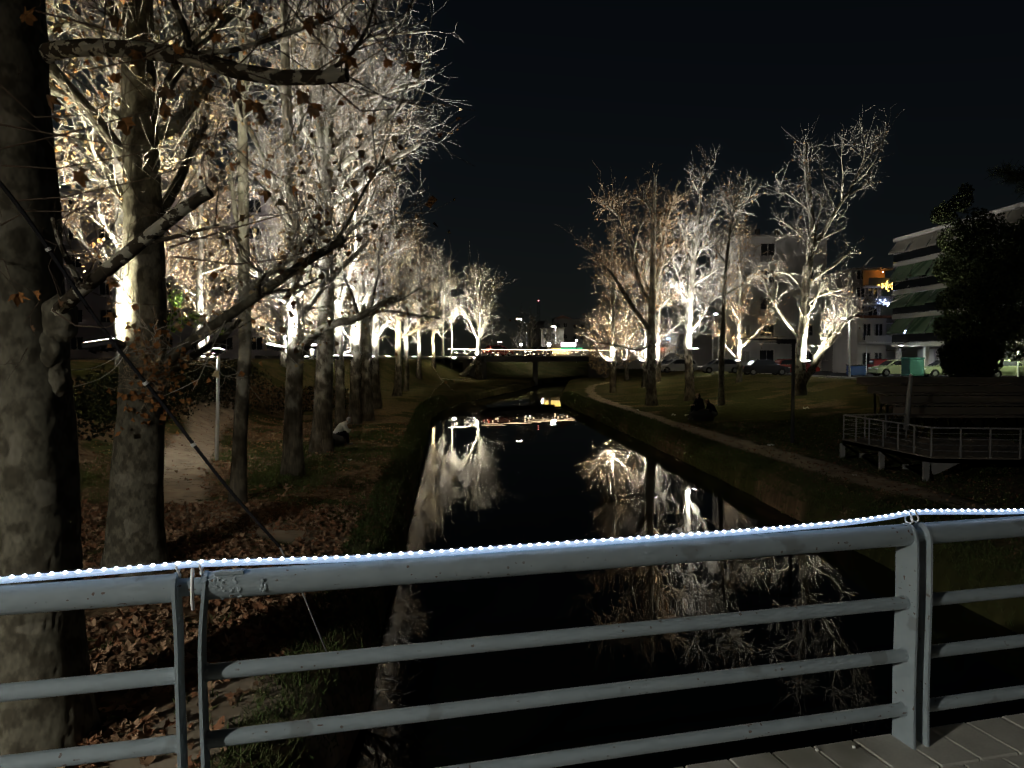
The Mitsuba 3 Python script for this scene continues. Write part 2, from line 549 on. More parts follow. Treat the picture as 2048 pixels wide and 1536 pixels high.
GAP = .036
panels = [(-SPAN - .0, 0.0, 'left', 'left grey steel railing panel, cut by the left edge of the picture'),
          (0.0, SPAN, 'mid', 'long central grey steel railing panel in front of the canal'),
          (SPAN, 2 * SPAN, 'right', 'right grey steel railing panel over the footway, beyond the paired flat posts')]
for t0, t1, w, lab in panels:
    k = thing('railing_panel', lab, 'railing', 'steel railing panels of the near bridge')
    a, b = t0 + GAP, t1 - GAP
    obj('top_rail', MB().tube([rp(q, 0, RAIL_Z[0]) for q in np.linspace(a, b, 6)], .047, 28).mesh(), 'rail_paint', k, smooth=40)
    for z in RAIL_Z[1:]:
        obj('rail', MB().tube([rp(q, 0, z) for q in np.linspace(a, b, 4)], .028, 20).mesh(), 'rail_paint', k, smooth=40)
    obj('post', plate(a, .012 if w != 'right' else 0), 'rail_paint', k)
    obj('post', plate(b, -.012 if w == 'left' else 0), 'rail_paint', k)
    mb = MB()
    for z in RAIL_Z[1:]:
        for tt, s in ((a + .012, 1), (b - .012, -1)):
            for q in range(10):
                an = q * math.tau / 10
                c = rp(tt, .028 * math.cos(an), z + .028 * math.sin(an))
                mb.add(*ball(c, .0055, 0))
    obj('weld_bead', mb.mesh(), 'rail_paint', k, smooth=True, stuff=True)
    if w == 'mid':
        obj('stub_pipe', MB().tube([rp(-GAP, 0, RAIL_Z[0]), rp(GAP, 0, RAIL_Z[0])], .03, 16).mesh(), 'rail_paint', k, smooth=40)
        obj('tab', MB().box(rp(.125, -.018, RAIL_Z[0] + .045), (.095, .03, .014), RANG, bev=.003).mesh(), 'rail_paint', k)
        mb = MB()
        r2 = np.random.default_rng(5)
        for q in range(26):
            an = r2.uniform(-.9, .9)
            tt = r2.uniform(.06, .16)
            mb.add(*ball(rp(tt, -.047 * math.cos(an), RAIL_Z[0] + .047 * math.sin(an)), [r2.uniform(.003, .009), .002, r2.uniform(.003, .009)], 1))
        for q in range(7):
            mb.add(*ball(rp(.235 + r2.uniform(-.008, .008), -.047, RAIL_Z[0] + r2.uniform(-.02, .02)), [.006, .003, .008], 1))
        obj('paint_blister', mb.mesh(), 'rail_paint', k, smooth=True, stuff=True)
    if w == 'right':
        obj('stub_pipe', MB().tube([rp(SPAN - GAP, 0, RAIL_Z[0] - .005), rp(SPAN + GAP, 0, RAIL_Z[0] - .005)], .03, 16).mesh(), 'rail_paint', k, smooth=40)

ROPE_R = .0138
top = RAIL_Z[0] + .047 + ROPE_R
ptop = top + .016
rope_pts = [rp(-1.75, -.012, top + .004), rp(-1.0, -.012, top + .002), rp(-.45, -.012, top + .011), rp(-.1, -.006, top + .016), rp(0, -.004, top + .018), rp(.1, -.006, top + .016),
            rp(.25, -.01, top + .012), rp(.5, -.01, top + .003), rp(.8, -.006, top), rp(1.3, -.004, top), rp(1.8, -.006, top + .001), rp(2.2, -.008, top + .004),
            rp(2.55, -.008, top + .012), rp(2.78, -.004, top + .024), rp(SPAN, .006, top + .034), rp(SPAN + .22, .002, top + .026), rp(SPAN + .5, 0, top + .012), rp(SPAN + .9, 0, top + .004), rp(SPAN + 1.5, 0, top), rp(SPAN + 2.6, 0, top)]
rope = spline(rope_pts, 520)
seg = np.r_[0, np.cumsum(np.linalg.norm(np.diff(rope, axis=0), axis=1))]
k = thing('rope_light', 'cold white LED rope light draped along the top rail of the near railing', 'rope light')
obj('tube', MB().tube(rope, ROPE_R, 10).mesh(), 'rope_tube', k, smooth=True)
core = rope - np.array([0, 0, .0025])
obj('core', MB().tube(core, .0108, 8).mesh(), 'rope_core', k, smooth=True, emit=(.16, .28, .46), weight=.2)
rl = np.random.default_rng(8)
sp = np.arange(.01, seg[-1], .037)
sp = sp + rl.uniform(-.003, .003, len(sp))
led = np.stack([np.interp(sp, seg, rope[:, i]) for i in range(3)], -1) + [0, 0, .0015]
obj('led', balls(led + [0, -.004, .006], .0062, 1), 'lamp_glass', k, smooth=True, stuff=True, emit=(13, 15, 19), weight=1.2)
for tt, zz in ((-.036, top + .012), (.036, top + .012), (SPAN, top + .03), (SPAN - .03, top + .026)):
    ring = [rp(tt + .006 * math.sin(a * 2), .019 * math.cos(a), zz - .012 + .024 * math.sin(a)) for a in np.linspace(0, math.tau, 18)]
    obj('tie', MB().tube(ring, .004, 6, cap=False).mesh(), 'tape_white', k, smooth=True)
obj('tie', MB().tube([rp(0.01, -.022, ptop - .01), rp(.012, -.05, ptop - .05), rp(.012, -.056, ptop - .10), rp(.014, -.05, ptop - .14)], .006, 6).mesh(), 'tape_white', k, smooth=True, label='loose hanging end of white tape')

# ------------------------------------------------------------------ trees
LEAF_OUT = []
for a, r in [(-90, .30), (-60, .36), (-28, .72), (-8, .50), (20, .95), (48, .55), (68, .78), (90, 1.12), (112, .78), (132, .55), (160, .95), (188, .50), (208, .72), (240, .36)]:
    LEAF_OUT.append((r * math.cos(math.radians(a)), r * math.sin(math.radians(a)) + .1))
LEAF_OUT = np.array(LEAF_OUT)
LEAF_V = np.vstack([[0, .1, 0], np.c_[LEAF_OUT, -.28 * LEAF_OUT[:, 0] ** 2 - .12 * np.maximum(LEAF_OUT[:, 1], 0) ** 2]])
LEAF_F = np.array([[0, 1 + i, 1 + (i + 1) % len(LEAF_OUT)] for i in range(len(LEAF_OUT))])
LEAF_S = np.array([[0, -.4, 0], [.75, .15, -.22], [0, 1.0, -.12], [-.75, .15, -.22]]) * [.8, .8, 1]
LEAF_SF = np.array([[0, 1, 2], [0, 2, 3]])


def frames(n, rng, up_bias=0.0, droop=0.0):
    z = norm(rng.normal(size=(n, 3)) + np.array([0, 0, up_bias]))
    y = norm(np.cross(z, norm(rng.normal(size=(n, 3)))) - np.array([0, 0, droop]))
    x = norm(np.cross(y, z))
    z = np.cross(x, y)
    return np.stack([x, y, z], 1)


def leaves(C, size, rng, lobed=False, up_bias=0.0, droop=.5):
    V, F = (LEAF_V, LEAF_F) if lobed else (LEAF_S, LEAF_SF)
    n = len(C)
    fr = frames(n, rng, up_bias, droop)
    s = np.broadcast_to(np.asarray(size, float), (n,))
    curl = rng.uniform(.4, 3.6, n) * rng.choice([-1, 1, 1], n)
    v = np.einsum('ki,nij->nkj', V, fr * np.stack([np.ones(n), np.ones(n), curl], 1)[:, :, None]) * s[:, None, None] + C[:, None]
    f = F[None] + (np.arange(n) * len(V))[:, None, None]
    return v.reshape(-1, 3), f.reshape(-1, 3)


def unit(n, rng):
    return norm(rng.normal(size=(n, 3)))


def shoots(o, t, ln, r0, rng, mB=4, gnarl=.12, up=.35, lenB=.38, tang=.5):
    """Twigs: N shoots from the origins o (tangents t), each with mB side twigs. Returns meshes' arrays and twig ends."""
    n = len(o)
    d = norm(tang * t + unit(n, rng) + up * UP)
    s = np.array([0, .36, .7, 1.0])
    bend = unit(n, rng) * .22 + UP * .16
    P = o[:, None] + d[:, None] * (ln[:, None] * s)[..., None] + bend[:, None] * (ln[:, None] * s ** 2)[..., None]
    P[:, 1:] += rng.normal(size=(n, 3, 3)) * (gnarl * ln[:, None, None] * .35)
    R = r0[:, None] * np.array([1, .8, .6, .35])
    mb = MB().add(*tubes(P, R, 3))
    ends = [P[:, -1]]
    if mB:
        idx = np.repeat(np.arange(n), mB)
        u = rng.uniform(.2, 1.0, len(idx)) * 2.999
        k = u.astype(int)
        w = (u - k)[:, None]
        ob = P[idx, k] * (1 - w) + P[idx, k + 1] * w
        lb = ln[idx] * lenB * rng.uniform(.4, 1.3, len(idx))
        db = norm(.55 * d[idx] + .85 * unit(len(idx), rng) + .12 * UP)
        bb = unit(len(idx), rng) * .3
        s = np.array([0, .5, 1.0])
        Q = ob[:, None] + db[:, None] * (lb[:, None] * s)[..., None] + bb[:, None] * (lb[:, None] * s ** 2)[..., None]
        mb.add(*tubes(Q, r0[idx, None] * np.array([.62, .5, .34]), 3))
        ends.append(Q[:, -1])
        ends.append(Q[:, 1])
    return mb, np.vstack(ends)


def limb_line(o, d, length, rng, n=7, up=.10, wob=.13):
    p, d = [np.asarray(o, float)], norm(np.asarray(d, float))
    for i in range(n - 1):
        d = norm(d + UP * up + rng.normal(size=3) * wob)
        p.append(p[-1] + d * length / (n - 1))
    return np.array(p)


def knobbly(V, amp, freq, seed):
    return V


def trunk_mesh(line, rad, sides, seed, amp=.07):
    v, f = tubes(line[None], rad[None], sides)
    K = len(line)
    c = np.repeat(line, sides, axis=0)
    n = meshkit.fbm(v * [3.2, 3.2, 1.6] / max(rad.max(), .2) * .5, 3, seed)
    r = 1 + amp * 2 * (n - .5)
    if sides >= 48:                                   # near trunks: bark plates parted by upright cracks
        cr = meshkit.noise(v * [44, 44, 11], seed + 1)
        low = 1 - sstep(2.2, 4.2, v[:, 2])
        r = r - .020 * sstep(.66, .80, cr) * (.25 + .75 * low) + .016 * (meshkit.fbm(v * [14, 14, 9], 3, seed + 2) - .5)
    return c + (v - c) * r[:, None], f


def tree(label, base, H, r0, seed, group=None, trunk=None, limbs=(), n_auto=8, limb_len=4.0, nA=420, mB=4, shoot=1.0, twig_r=.006, n_leaf=250, leaf_mats=('leaf_tan', 'leaf_pale', 'leaf_brown'), bark='bark',
         twig='twig_pale', auto_t=(.30, .96), sides=12, elev=(25, 62), leaf_size=.085, flare=1.35, low=0.0, name='plane_tree', trunk_shoots=.12, taper=.72, az0=0.0, amp=.07, rings=40):
    rng = np.random.default_rng(seed)
    k = thing(name, label, 'tree', group)
    x, y = base
    z0 = float(gz(x, y))
    if trunk is None:
        n = 12
        zz = np.linspace(0, 1, n) ** 1.15 * H
        wob = np.cumsum(rng.normal(size=(n, 2)) * .018 * H / n * 2, axis=0)
        wob -= wob[0]
        line = np.c_[x + wob[:, 0], y + wob[:, 1], z0 - .15 + zz]
        u = zz / H
        rad = r0 * (1 - .74 * u ** .9)
    else:
        line = spline(trunk, 18)
        u = (line[:, 2] - line[0, 2]) / (line[-1, 2] - line[0, 2])
        rad = r0 * (1 - taper * u ** .9)
    hh = line[:, 2] - line[0, 2]
    rad = rad * (1 + (flare - 1) * np.exp(-hh / (.9 * r0 + .15)))
    fine = spline(line, rings)
    frad = np.interp(np.linspace(0, 1, rings), np.linspace(0, 1, len(rad)), rad)
    fine = np.vstack([fine, fine[-1:] + [0, 0, 1e-3]])
    frad = np.r_[frad, 1e-3]
    obj('trunk', trunk_mesh(fine, frad, sides, seed, amp), bark, k, smooth=True)
    src = []                                             # (line, weight)
    lines = []
    for spec in limbs:
        L = spline(spec[0], 12)
        lines.append((L, np.linspace(spec[1], spec[2], 12), spec[3] if len(spec) > 3 else None))
    ga = az0 or rng.uniform(0, 6.28)
    for i in range(n_auto):
        tt = auto_t[0] + (auto_t[1] - auto_t[0]) * (i + rng.uniform(0, .8)) / max(n_auto, 1)
        j = min(int(tt * (rings - 2)), rings - 2)
        o = fine[j]
        az = ga + i * 2.399 + rng.uniform(-.4, .4)
        el = math.radians(elev[0] + (elev[1] - elev[0]) * tt + rng.uniform(-10, 12))
        d = [math.cos(az) * math.cos(el), math.sin(az) * math.cos(el), math.sin(el)]
        ln = limb_len * (1.1 - .62 * tt) * rng.uniform(.6, 1.15)
        lr = min(frad[j] * .62, .035 + .022 * ln)
        L = limb_line(o, d, ln, rng)
        lines.append((L, np.linspace(lr, lr * .5, len(L)), None))
    for L, R, mat in lines:
        mb = MB()
        mb.tube(L, R, 8)
        m = len(L)
        src.append((L, np.linalg.norm(np.diff(L, axis=0), axis=1).sum()))
        ln = src[-1][1]
        for s in range(int(1 + ln * .55)):
            j = int(rng.uniform(.3, .95) * (m - 1))
            tdir = norm(L[min(j + 1, m - 1)] - L[max(j - 1, 0)])
            d = norm(tdir * .8 + unit(1, rng)[0] * .8 + UP * .25)
            sl = ln * rng.uniform(.22, .5)
            sr = R[j] * rng.uniform(.4, .62)
            S = limb_line(L[j], d, sl, rng, 5)
            mb.tube(S, np.linspace(sr, sr * .45, 5), 6)
            src.append((S, sl * 1.3))
        obj('limb', mb.mesh(), mat or bark, k, smooth=50)
    w = np.array([s[1] for s in src] + [trunk_shoots * sum(s[1] for s in src)])
    pick = rng.choice(len(w), nA, p=w / w.sum())
    o, t = np.zeros((nA, 3)), np.zeros((nA, 3))
    for i, pi in enumerate(pick):
        if pi < len(src):
            L = src[pi][0]
            uu = (1 - rng.uniform(0, 1) ** 1.6) * (len(L) - 1.001)
        else:
            L = fine[:-1]
            uu = (auto_t[0] * .8 + (1 - auto_t[0] * .8) * rng.uniform(0, 1) ** .7) * (len(L) - 1.001)
        j = int(uu)
        o[i] = L[j] + (L[j + 1] - L[j]) * (uu - j)
        t[i] = norm(L[j + 1] - L[j])
    ln = shoot * rng.uniform(.35, 1.25, nA) * (1 + .5 * (rng.uniform(size=nA) > .85))
    mbt, ends = shoots(o, t, ln, twig_r * rng.uniform(.7, 1.5, nA), rng, mB)
    obj('twigs', mbt.mesh(), twig, k, smooth=True, stuff=True)
    if n_leaf:
        for mi_, mat in enumerate(leaf_mats):
            c = ends[rng.choice(len(ends), n_leaf // len(leaf_mats))] + rng.normal(size=(n_leaf // len(leaf_mats), 3)) * .03
            obj('leaves', leaves(c, leaf_size * rng.uniform(.6, 1.3, len(c)), rng), mat, k, stuff=True)
    return k, line, rad


# ------------------------------------------------------------------ uplights
def flood(pos, aim, label, power=1.0, col=(1.0, .98, .95), trunk_pt=None, size=(.30, .22), weight=1.0, group='uplights strapped to the tree trunks', pole=None):
    """A floodlight lying on its back: housing, glass and bracket."""
    k = thing('floodlight', label, 'floodlight', group)
    n = norm(np.asarray(aim, float))
    sx = norm(np.cross(n, [0, 1, .01]))
    sy = np.cross(n, sx)
    M = np.stack([sx, sy, n], 1)

    def put(v):
        return np.asarray(v) @ M.T + pos
    w, h = size[0] / 2, size[1] / 2
    v, f = box_vf((0, 0, -.045), (size[0] + .05, size[1] + .05, .08), bev=.012)
    mb = MB().add(put(v), f)
    for i in range(5):
        v, f = box_vf((-w + (i + .5) * size[0] / 5, 0, -.10), (.012, size[1] * .8, .05))
        mb.add(put(v), f)
    obj('housing', mb.mesh(), 'dark_metal', k)
    e, t_ = .035, .013
    v = [[-w, -h, 0], [w, -h, 0], [w, h, 0], [-w, h, 0], [-w + e, -h + e, t_], [w - e, -h + e, t_], [w - e, h - e, t_], [-w + e, h - e, t_]]
    f = [[4, 5, 6, 7], [0, 1, 5, 4], [1, 2, 6, 5], [2, 3, 7, 6], [3, 0, 4, 7]]
    obj('lens', MB().add(put(v), f).mesh(), 'lamp_glass', k, emit=np.array(col) * FLOOD * power * .06, weight=.10 * weight)
    bo = np.asarray(pos) + n * .03
    scene[f'{k}__beam'] = {'type': 'spot', 'cutoff_angle': 66.0, 'beam_width': 26.0, 'intensity': rgb(np.array(col) * FLOOD * power * size[0] * size[1] * 1.25 * GAIN), 'sampling_weight': float(weight),
                           'to_world': T().look_at(origin=bo.tolist(), target=(bo + n).tolist(), up=[0, 1, 0.02])}
    mb = MB()
    if trunk_pt is not None:
        q = np.asarray(trunk_pt, float)
        a = pos - n * .09
        mb.tube([a, a * .5 + q * .5 + [0, 0, -.06], q], .014, 6)
        mb.tube([a + sx * w * .9, a, a - sx * w * .9], .01, 6)
    else:
        mb.tube([pos - n * .09, pos - n * .2], .016, 6)
    obj('bracket', mb.mesh(), 'dark_metal', k)
    return k


def flood_px(px, py, Y, label, lean=(0, 0), tr=None, **kw):
    p = at(px, py, Y)
    return flood(p, (lean[0], lean[1] - .10, 1.0), label, trunk_pt=tr, **kw)


LT = 'bare plane trees along the left bank'
RT = 'bare plane trees along the right bank'

# --- nearest trunk on the left, with its sawn limbs, dark against the lit crowns
D1 = 5.7
tr1 = [at(66, 1520, D1), at(68, 1250, D1), at(66, 1050, D1), at(62, 850, D1), at(50, 680, D1), at(34, 520, D1), at(26, 330, D1), at(14, 130, D1), at(4, -150, D1 + .1), at(-10, -600, D1 + .3)]
tr1[0][2] -= .15
l1 = [at(0, 160, 6.0), at(50, 128, 5.88), at(95, 106, 5.72), at(130, 98, 5.56), at(220, 95, 5.4), at(370, 112, 5.3), at(500, 148, 5.2), at(600, 156, 5.15), at(694, 150, 5.1)]
l2 = [at(40, 700, 5.75), at(80, 660, 5.66), at(150, 590, 5.5), at(220, 535, 5.42), at(300, 470, 5.36), at(375, 412, 5.3), at(420, 384, 5.27)]
l1b = [at(640, 152, 5.12), at(700, 110, 5.1), at(740, 40, 5.1), at(760, -60, 5.15)]
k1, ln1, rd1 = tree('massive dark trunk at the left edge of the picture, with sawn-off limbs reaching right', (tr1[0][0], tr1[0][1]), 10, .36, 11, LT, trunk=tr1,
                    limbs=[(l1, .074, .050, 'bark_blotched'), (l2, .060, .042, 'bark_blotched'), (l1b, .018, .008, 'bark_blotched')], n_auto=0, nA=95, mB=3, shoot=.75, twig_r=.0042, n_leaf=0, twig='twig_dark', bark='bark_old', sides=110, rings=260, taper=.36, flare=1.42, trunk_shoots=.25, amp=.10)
# burls and the stump where an old limb forked
mb = MB()
for (px, py, r) in ((118, 640, .13), (20, 560, .15), (112, 760, .10), (95, 700, .14)):
    m = trimesh.creation.icosphere(subdivisions=3, radius=1.0)
    v = m.vertices * [r, r * .8, r * 1.5]
    v = v * (1 + .5 * (meshkit.fbm(m.vertices * 2.2, 3, int(px)) - .5))[:, None] + at(px, py, 5.62)
    mb.add(v, m.faces)
obj('burl', mb.mesh(), 'bark_old', k1, smooth=True)
# large dead leaves hanging in front of the light
r1 = np.random.default_rng(71)
spots = [(100, 198, 5.2, .17), (250, 240, 5.1, .17), (328, 212, 5.0, .15), (165, 350, 5.2, .15), (225, 628, 5.3, .12), (238, 42, 5.2, .13), (50, 30, 5.3, .16), (214, 560, 5.25, .13), (275, 105, 5.2, .14),
         (160, 338, 5.2, .12), (335, 180, 5.0, .13), (232, 150, 5.1, .12), (430, 20, 4.9, .13), (432, 70, 4.9, .12), (515, 30, 4.9, .14), (540, 60, 4.9, .12), (615, 40, 5.0, .13), (640, 30, 5.0, .12), (412, 160, 5.0, .11), (505, 205, 5.0, .13),
         (525, 230, 5.0, .12), (470, 185, 5.0, .12), (630, 210, 5.0, .14), (604, 195, 5.0, .13), (700, 120, 5.0, .13), (712, 60, 5.0, .12), (690, 95, 5.0, .12), (775, 120, 5.0, .11), (835, 130, 5.0, .12), (820, 128, 5.0, .11), (745, 235, 5.0, .10),
         (530, 345, 5.1, .11), (535, 385, 5.1, .12), (585, 375, 5.1, .11), (480, 180, 5.0, .12), (350, 100, 5.0, .12), (460, 330, 5.1, .10), (30, 590, 5.2, .14), (70, 585, 5.2, .12), (62, 655, 5.2, .12), (120, 610, 5.2, .11)]
tp, trr = [], []
for (px, py, Y, s) in spots:
    for q in range(2 if s > .125 else 1):
        c = at(px + r1.uniform(-9, 9) * (q > 0), py + r1.uniform(-9, 9) * (q > 0), Y)
        fr = frames(1, r1, 0, .9)[0]
        fr[2] = fr[2] * .6 + np.array([0, -.8, 0])
        fr[2] /= np.linalg.norm(fr[2])
        fr[0] = norm(np.cross(fr[1], fr[2]))
        fr[1] = np.cross(fr[2], fr[0])
        V = LEAF_V.copy()
        V[:, 2] = V[:, 2] * r1.uniform(1.2, 3.6) + .5 * r1.uniform(-1, 1) * V[:, 0] * V[:, 1]
        V[1:] *= r1.uniform(.72, 1.12, (len(V) - 1, 1))
        v = V @ fr * (s * .5) + c
        obj('leaf', (v, LEAF_F), ('leaf_brown', 'leaf_rust', 'leaf_litter_dark')[int(r1.integers(3))], k1)
    e = c + np.array([r1.uniform(-.5, .2), .1, r1.uniform(.15, .45)])
    tp.append(np.array([c, c * .66 + e * .34 + r1.normal(size=3) * .03, c * .33 + e * .67 + r1.normal(size=3) * .04, e]))
    trr.append([.0022, .003, .0035, .0045])
# long thin drooping twigs crossing the view
for (a, b, c_) in [((0, 250), (150, 285), (330, 300)), ((0, 335), (180, 330), (420, 265)), ((0, 170), (120, 250), (300, 160)), ((30, 400), (200, 380), (470, 300)), ((60, 20), (200, 60), (420, 110)), ((180, 140), (330, 100), (430, 10)), ((0, 300), (200, 250), (330, 215)),
                   ((300, 110), (420, 30), (560, 70)), ((470, 140), (560, 40), (640, 30)), ((620, 150), (720, 100), (860, 40)), ((640, 150), (760, 240), (840, 130)), ((210, 0), (208, 60), (205, 100)), ((560, 0), (640, 90), (690, 120)), ((690, 150), (700, 70), (760, 0)),
                   ((360, 520), (520, 530), (660, 500)), ((330, 500), (520, 440), (640, 410)), ((0, 450), (80, 420), (220, 430)), ((100, 620), (180, 660), (262, 640))]:
    q = spline([at(a[0], a[1], 5.3), at(b[0], b[1], 5.1), at(c_[0], c_[1], 5.0)], 4) + r1.normal(size=(4, 3)) * .015
    tp.append(q)
    trr.append([.007, .0055, .004, .0025])
tw1 = MB().add(*tubes(np.array(tp), np.array(trr), 4))
obj('hanging_twigs', tw1.mesh(), 'twig_dark', k1, smooth=True, stuff=True)

# --- second trunk, thick, lit from a flood on its left flank
D2 = 10.4
tr2 = [at(270, 1150, D2), at(272, 1000, D2), at(284, 800, D2), at(290, 600, D2), at(286, 420, D2), at(280, 250, D2), at(276, 50, D2), at(272, -200, D2 + .1), at(265, -700, D2 + .2)]
tr2[0][2] -= .15
l3 = [at(318, 745, 10.3), at(360, 700, 10.0), at(430, 650, 9.7), at(500, 602, 9.4), at(600, 532, 9.0), at(688, 478, 8.7)]
l3b = [at(316, 760, 10.3), at(380, 715, 10.2), at(440, 680, 10.3), at(480, 640, 10.5)]
l3c = [at(280, 270, 10.4), at(340, 260, 10.6), at(390, 200, 10.9), at(420, 165, 11.1)]
l3d = [at(280, 250, 10.4), at(180, 210, 10.8), at(120, 185, 11.2), at(70, 175, 11.4)]
l3e = [at(275, 460, 10.4), at(235, 380, 10.9), at(200, 320, 11.3), at(150, 260, 11.9)]
l3f = [at(275, 130, 10.4), at(200, 60, 10.9), at(130, 50, 11.1), at(85, 70, 11.3)]
k2, ln2, rd2 = tree('thick straight plane trunk, second from the left, lit yellow on its left flank', (tr2[0][0], tr2[0][1]), 16, .37, 12, LT, trunk=tr2,
                    limbs=[(l3, .085, .045, 'bark_old'), (l3b, .06, .03, 'bark_old'), (l3c, .10, .07, 'bark'), (l3d, .085, .05, 'bark'), (l3e, .08, .04, 'bark'), (l3f, .06, .04, 'bark')], n_auto=7, limb_len=4.2, auto_t=(.42, .98), nA=650, mB=4, shoot=1.2, twig_r=.007, n_leaf=1800, bark='bark_old', sides=72, rings=220, flare=1.4,
                    leaf_mats=('leaf_tan', 'leaf_pale', 'leaf_pale', 'leaf_brown', 'leaf_rust'), leaf_size=.075)
rl2 = np.random.default_rng(44)
cl = np.array([at(rl2.normal(310, 35), rl2.normal(745, 60), rl2.uniform(9.7, 10.1)) for _ in range(160)])
obj('leaves', leaves(cl, rl2.uniform(.05, .10, 160), rl2), 'leaf_rust', k2, stuff=True)
mb = MB()
q = rl2.uniform(0, 1, (60, 2))
o = np.array([at(290 + 20 * a, 690 + 90 * b, 9.95) for a, b in q])
mbx, ex = shoots(o, np.tile([0, -.4, 0.], (60, 1)), rl2.uniform(.2, .6, 60), np.full(60, .0045), rl2, 3)
obj('twigs', mbx.mesh(), 'twig_warm', k2, smooth=True, stuff=True)

# --- the slim third, the forked fourth, the fifth with pale limbs
b3 = gnd(475, 1005, 1.0)
tree('slim straight trunk, third from the left on the left bank', (b3[0], b3[1]), 16, .155, 13, LT, n_auto=7, limb_len=3.2, nA=300, mB=4, shoot=1.1, twig_r=.0085, n_leaf=600, auto_t=(.32, .97), sides=16, leaf_size=.08)
b4 = gnd(585, 950, 1.0)
Y4 = b4[1]
tr4 = [gp(b4[0], b4[1], -.15), at(587, 800, Y4), at(592, 680, Y4), at(592, 590, Y4), at(588, 480, Y4 + .2), at(578, 300, Y4 + .4), at(570, 100, Y4 + .5), at(566, -150, Y4 + .6)]
tree('forked trunk, fourth from the left, with a long sawn limb pointing right over the bank', (b4[0], b4[1]), 15, .25, 14, LT, trunk=tr4,
     limbs=[([at(598, 712, Y4 - .1), at(625, 672, Y4 - .4), at(665, 648, Y4 - .8), at(710, 638, Y4 - 1.2), at(760, 610, Y4 - 1.6), at(800, 590, Y4 - 1.9)], .125, .065, 'bark_old'),
            ([at(720, 634, Y4 - 1.3), at(770, 622, Y4 - 1.5), at(830, 630, Y4 - 1.8), at(880, 636, Y4 - 2.0)], .04, .025, 'bark_old'),
            ([at(590, 620, Y4), at(565, 595, Y4 + .3), at(545, 570, Y4 + .6), at(480, 520, Y4 + 1.2)], .10, .05), ([at(596, 640, Y4), at(620, 610, Y4 + .5), at(660, 560, Y4 + 1.0), at(740, 480, Y4 + 1.6)], .09, .05),
            ([at(590, 500, Y4 + .2), at(560, 410, Y4 + .8), at(520, 330, Y4 + 1.3)], .10, .06)], n_auto=6, limb_len=4.0, auto_t=(.42, .97), nA=520, mB=4, shoot=1.1, twig_r=.0085, n_leaf=900, sides=20, leaf_size=.08)
b5 = gnd(642, 906, 1.0)
Y5 = b5[1]
tr5 = [gp(b5[0], b5[1], -.15), at(648, 760, Y5), at(652, 600, Y5), at(650, 450, Y5), at(648, 330, Y5), at(640, 220, Y5 + .2), at(634, 60, Y5 + .4), at(630, -150, Y5 + .5), at(628, -330, Y5 + .6)]
tree('tall mottled plane, fifth from the left, with pale limbs fanning out against the night sky', (b5[0], b5[1]), 19, .31, 15, LT, trunk=tr5,
     limbs=[([at(658, 310, Y5), at(658, 240, Y5), at(662, 210, Y5)], .16, .13), ([at(662, 214, Y5), at(720, 198, Y5), at(790, 178, Y5 + .2), at(838, 166, Y5 + .3)], .11, .06), ([at(660, 300, Y5), at(700, 262, Y5 + .4), at(740, 210, Y5 + .8), at(775, 150, Y5 + 1.2)], .11, .05),
            ([at(668, 345, Y5), at(720, 300, Y5 - .3), at(770, 245, Y5 - .5), at(810, 205, Y5 - .7)], .12, .05), ([at(700, 385, Y5 - .2), at(750, 345, Y5 - .4), at(800, 310, Y5 - .6), at(842, 288, Y5 - .8)], .12, .07),
            ([at(752, 268, Y5 - .4), at(800, 266, Y5 - .6), at(840, 264, Y5 - .8)], .045, .03), ([at(640, 300, Y5), at(600, 230, Y5 + .5), at(590, 130, Y5 + .9), at(585, 40, Y5 + 1.1)], .13, .08),
            ([at(650, 420, Y5), at(690, 390, Y5 - .1), at(702, 384, Y5 - .2)], .14, .12), ([at(640, 180, Y5), at(690, 90, Y5), at(760, 72, Y5), at(860, 62, Y5 + .2)], .07, .03), ([at(636, 120, Y5), at(700, 20, Y5), at(760, -60, Y5)], .09, .05)],
     n_auto=8, limb_len=4.2, auto_t=(.30, .97), nA=900, mB=4, shoot=1.15, twig_r=.0098, n_leaf=900, sides=22, leaf_size=.08, leaf_mats=('leaf_tan', 'leaf_brown', 'leaf_rust', 'leaf_pale'))

# --- the row running away along the left bank
row = [(683, 868, .20, 17, 'sixth'), (709, 848, .27, 16, 'seventh'), (733, 842, .31, 15, 'eighth'), (752, 818, .28, 16, 'ninth'), (793, 794, .30, 16, 'tenth'), (812, 782, .24, 14, 'eleventh'), (838, 771, .27, 15, 'twelfth'), (868, 764, .24, 14, 'thirteenth'), (886, 760, .22, 13, 'fourteenth')]
ROW = []
for i, (px, py, r, h, o) in enumerate(row):
    b = gnd(px, py, 1.0)
    ROW.append(b)
    d = b[1]
    tree(f'bare plane tree, {o} trunk along the left bank counted from the left', (b[0], b[1]), h, r, 30 + i, LT, n_auto=9, limb_len=4.6, nA=430 if d < 50 else 270, mB=4, shoot=1.25, twig_r=.004 + .00026 * d, n_leaf=500 if d < 60 else 260,
         twig='twig_pale' if i % 3 else 'twig_warm', sides=14 if d < 50 else 10, leaf_size=.10, elev=(18, 66), leaf_mats=('leaf_tan', 'leaf_brown', 'leaf_pale'))
b13 = (-8.0, 97.0)
tree('thin dark-stemmed tree left of the lone tree at the far bridge', b13, 14, .14, 50, LT, n_auto=7, limb_len=2.6, nA=200, mB=3, shoot=1.1, twig_r=.022, n_leaf=120, sides=8, leaf_size=.12, auto_t=(.45, .98))
Y14 = 98.0
c14 = at(957, 752, Y14)
tr14 = [gp(c14[0], Y14, -.2), at(957, 700, Y14), at(958, 670, Y14), at(961, 640, Y14), at(958, 600, Y14), at(953, 570, Y14), at(950, 552, Y14)]
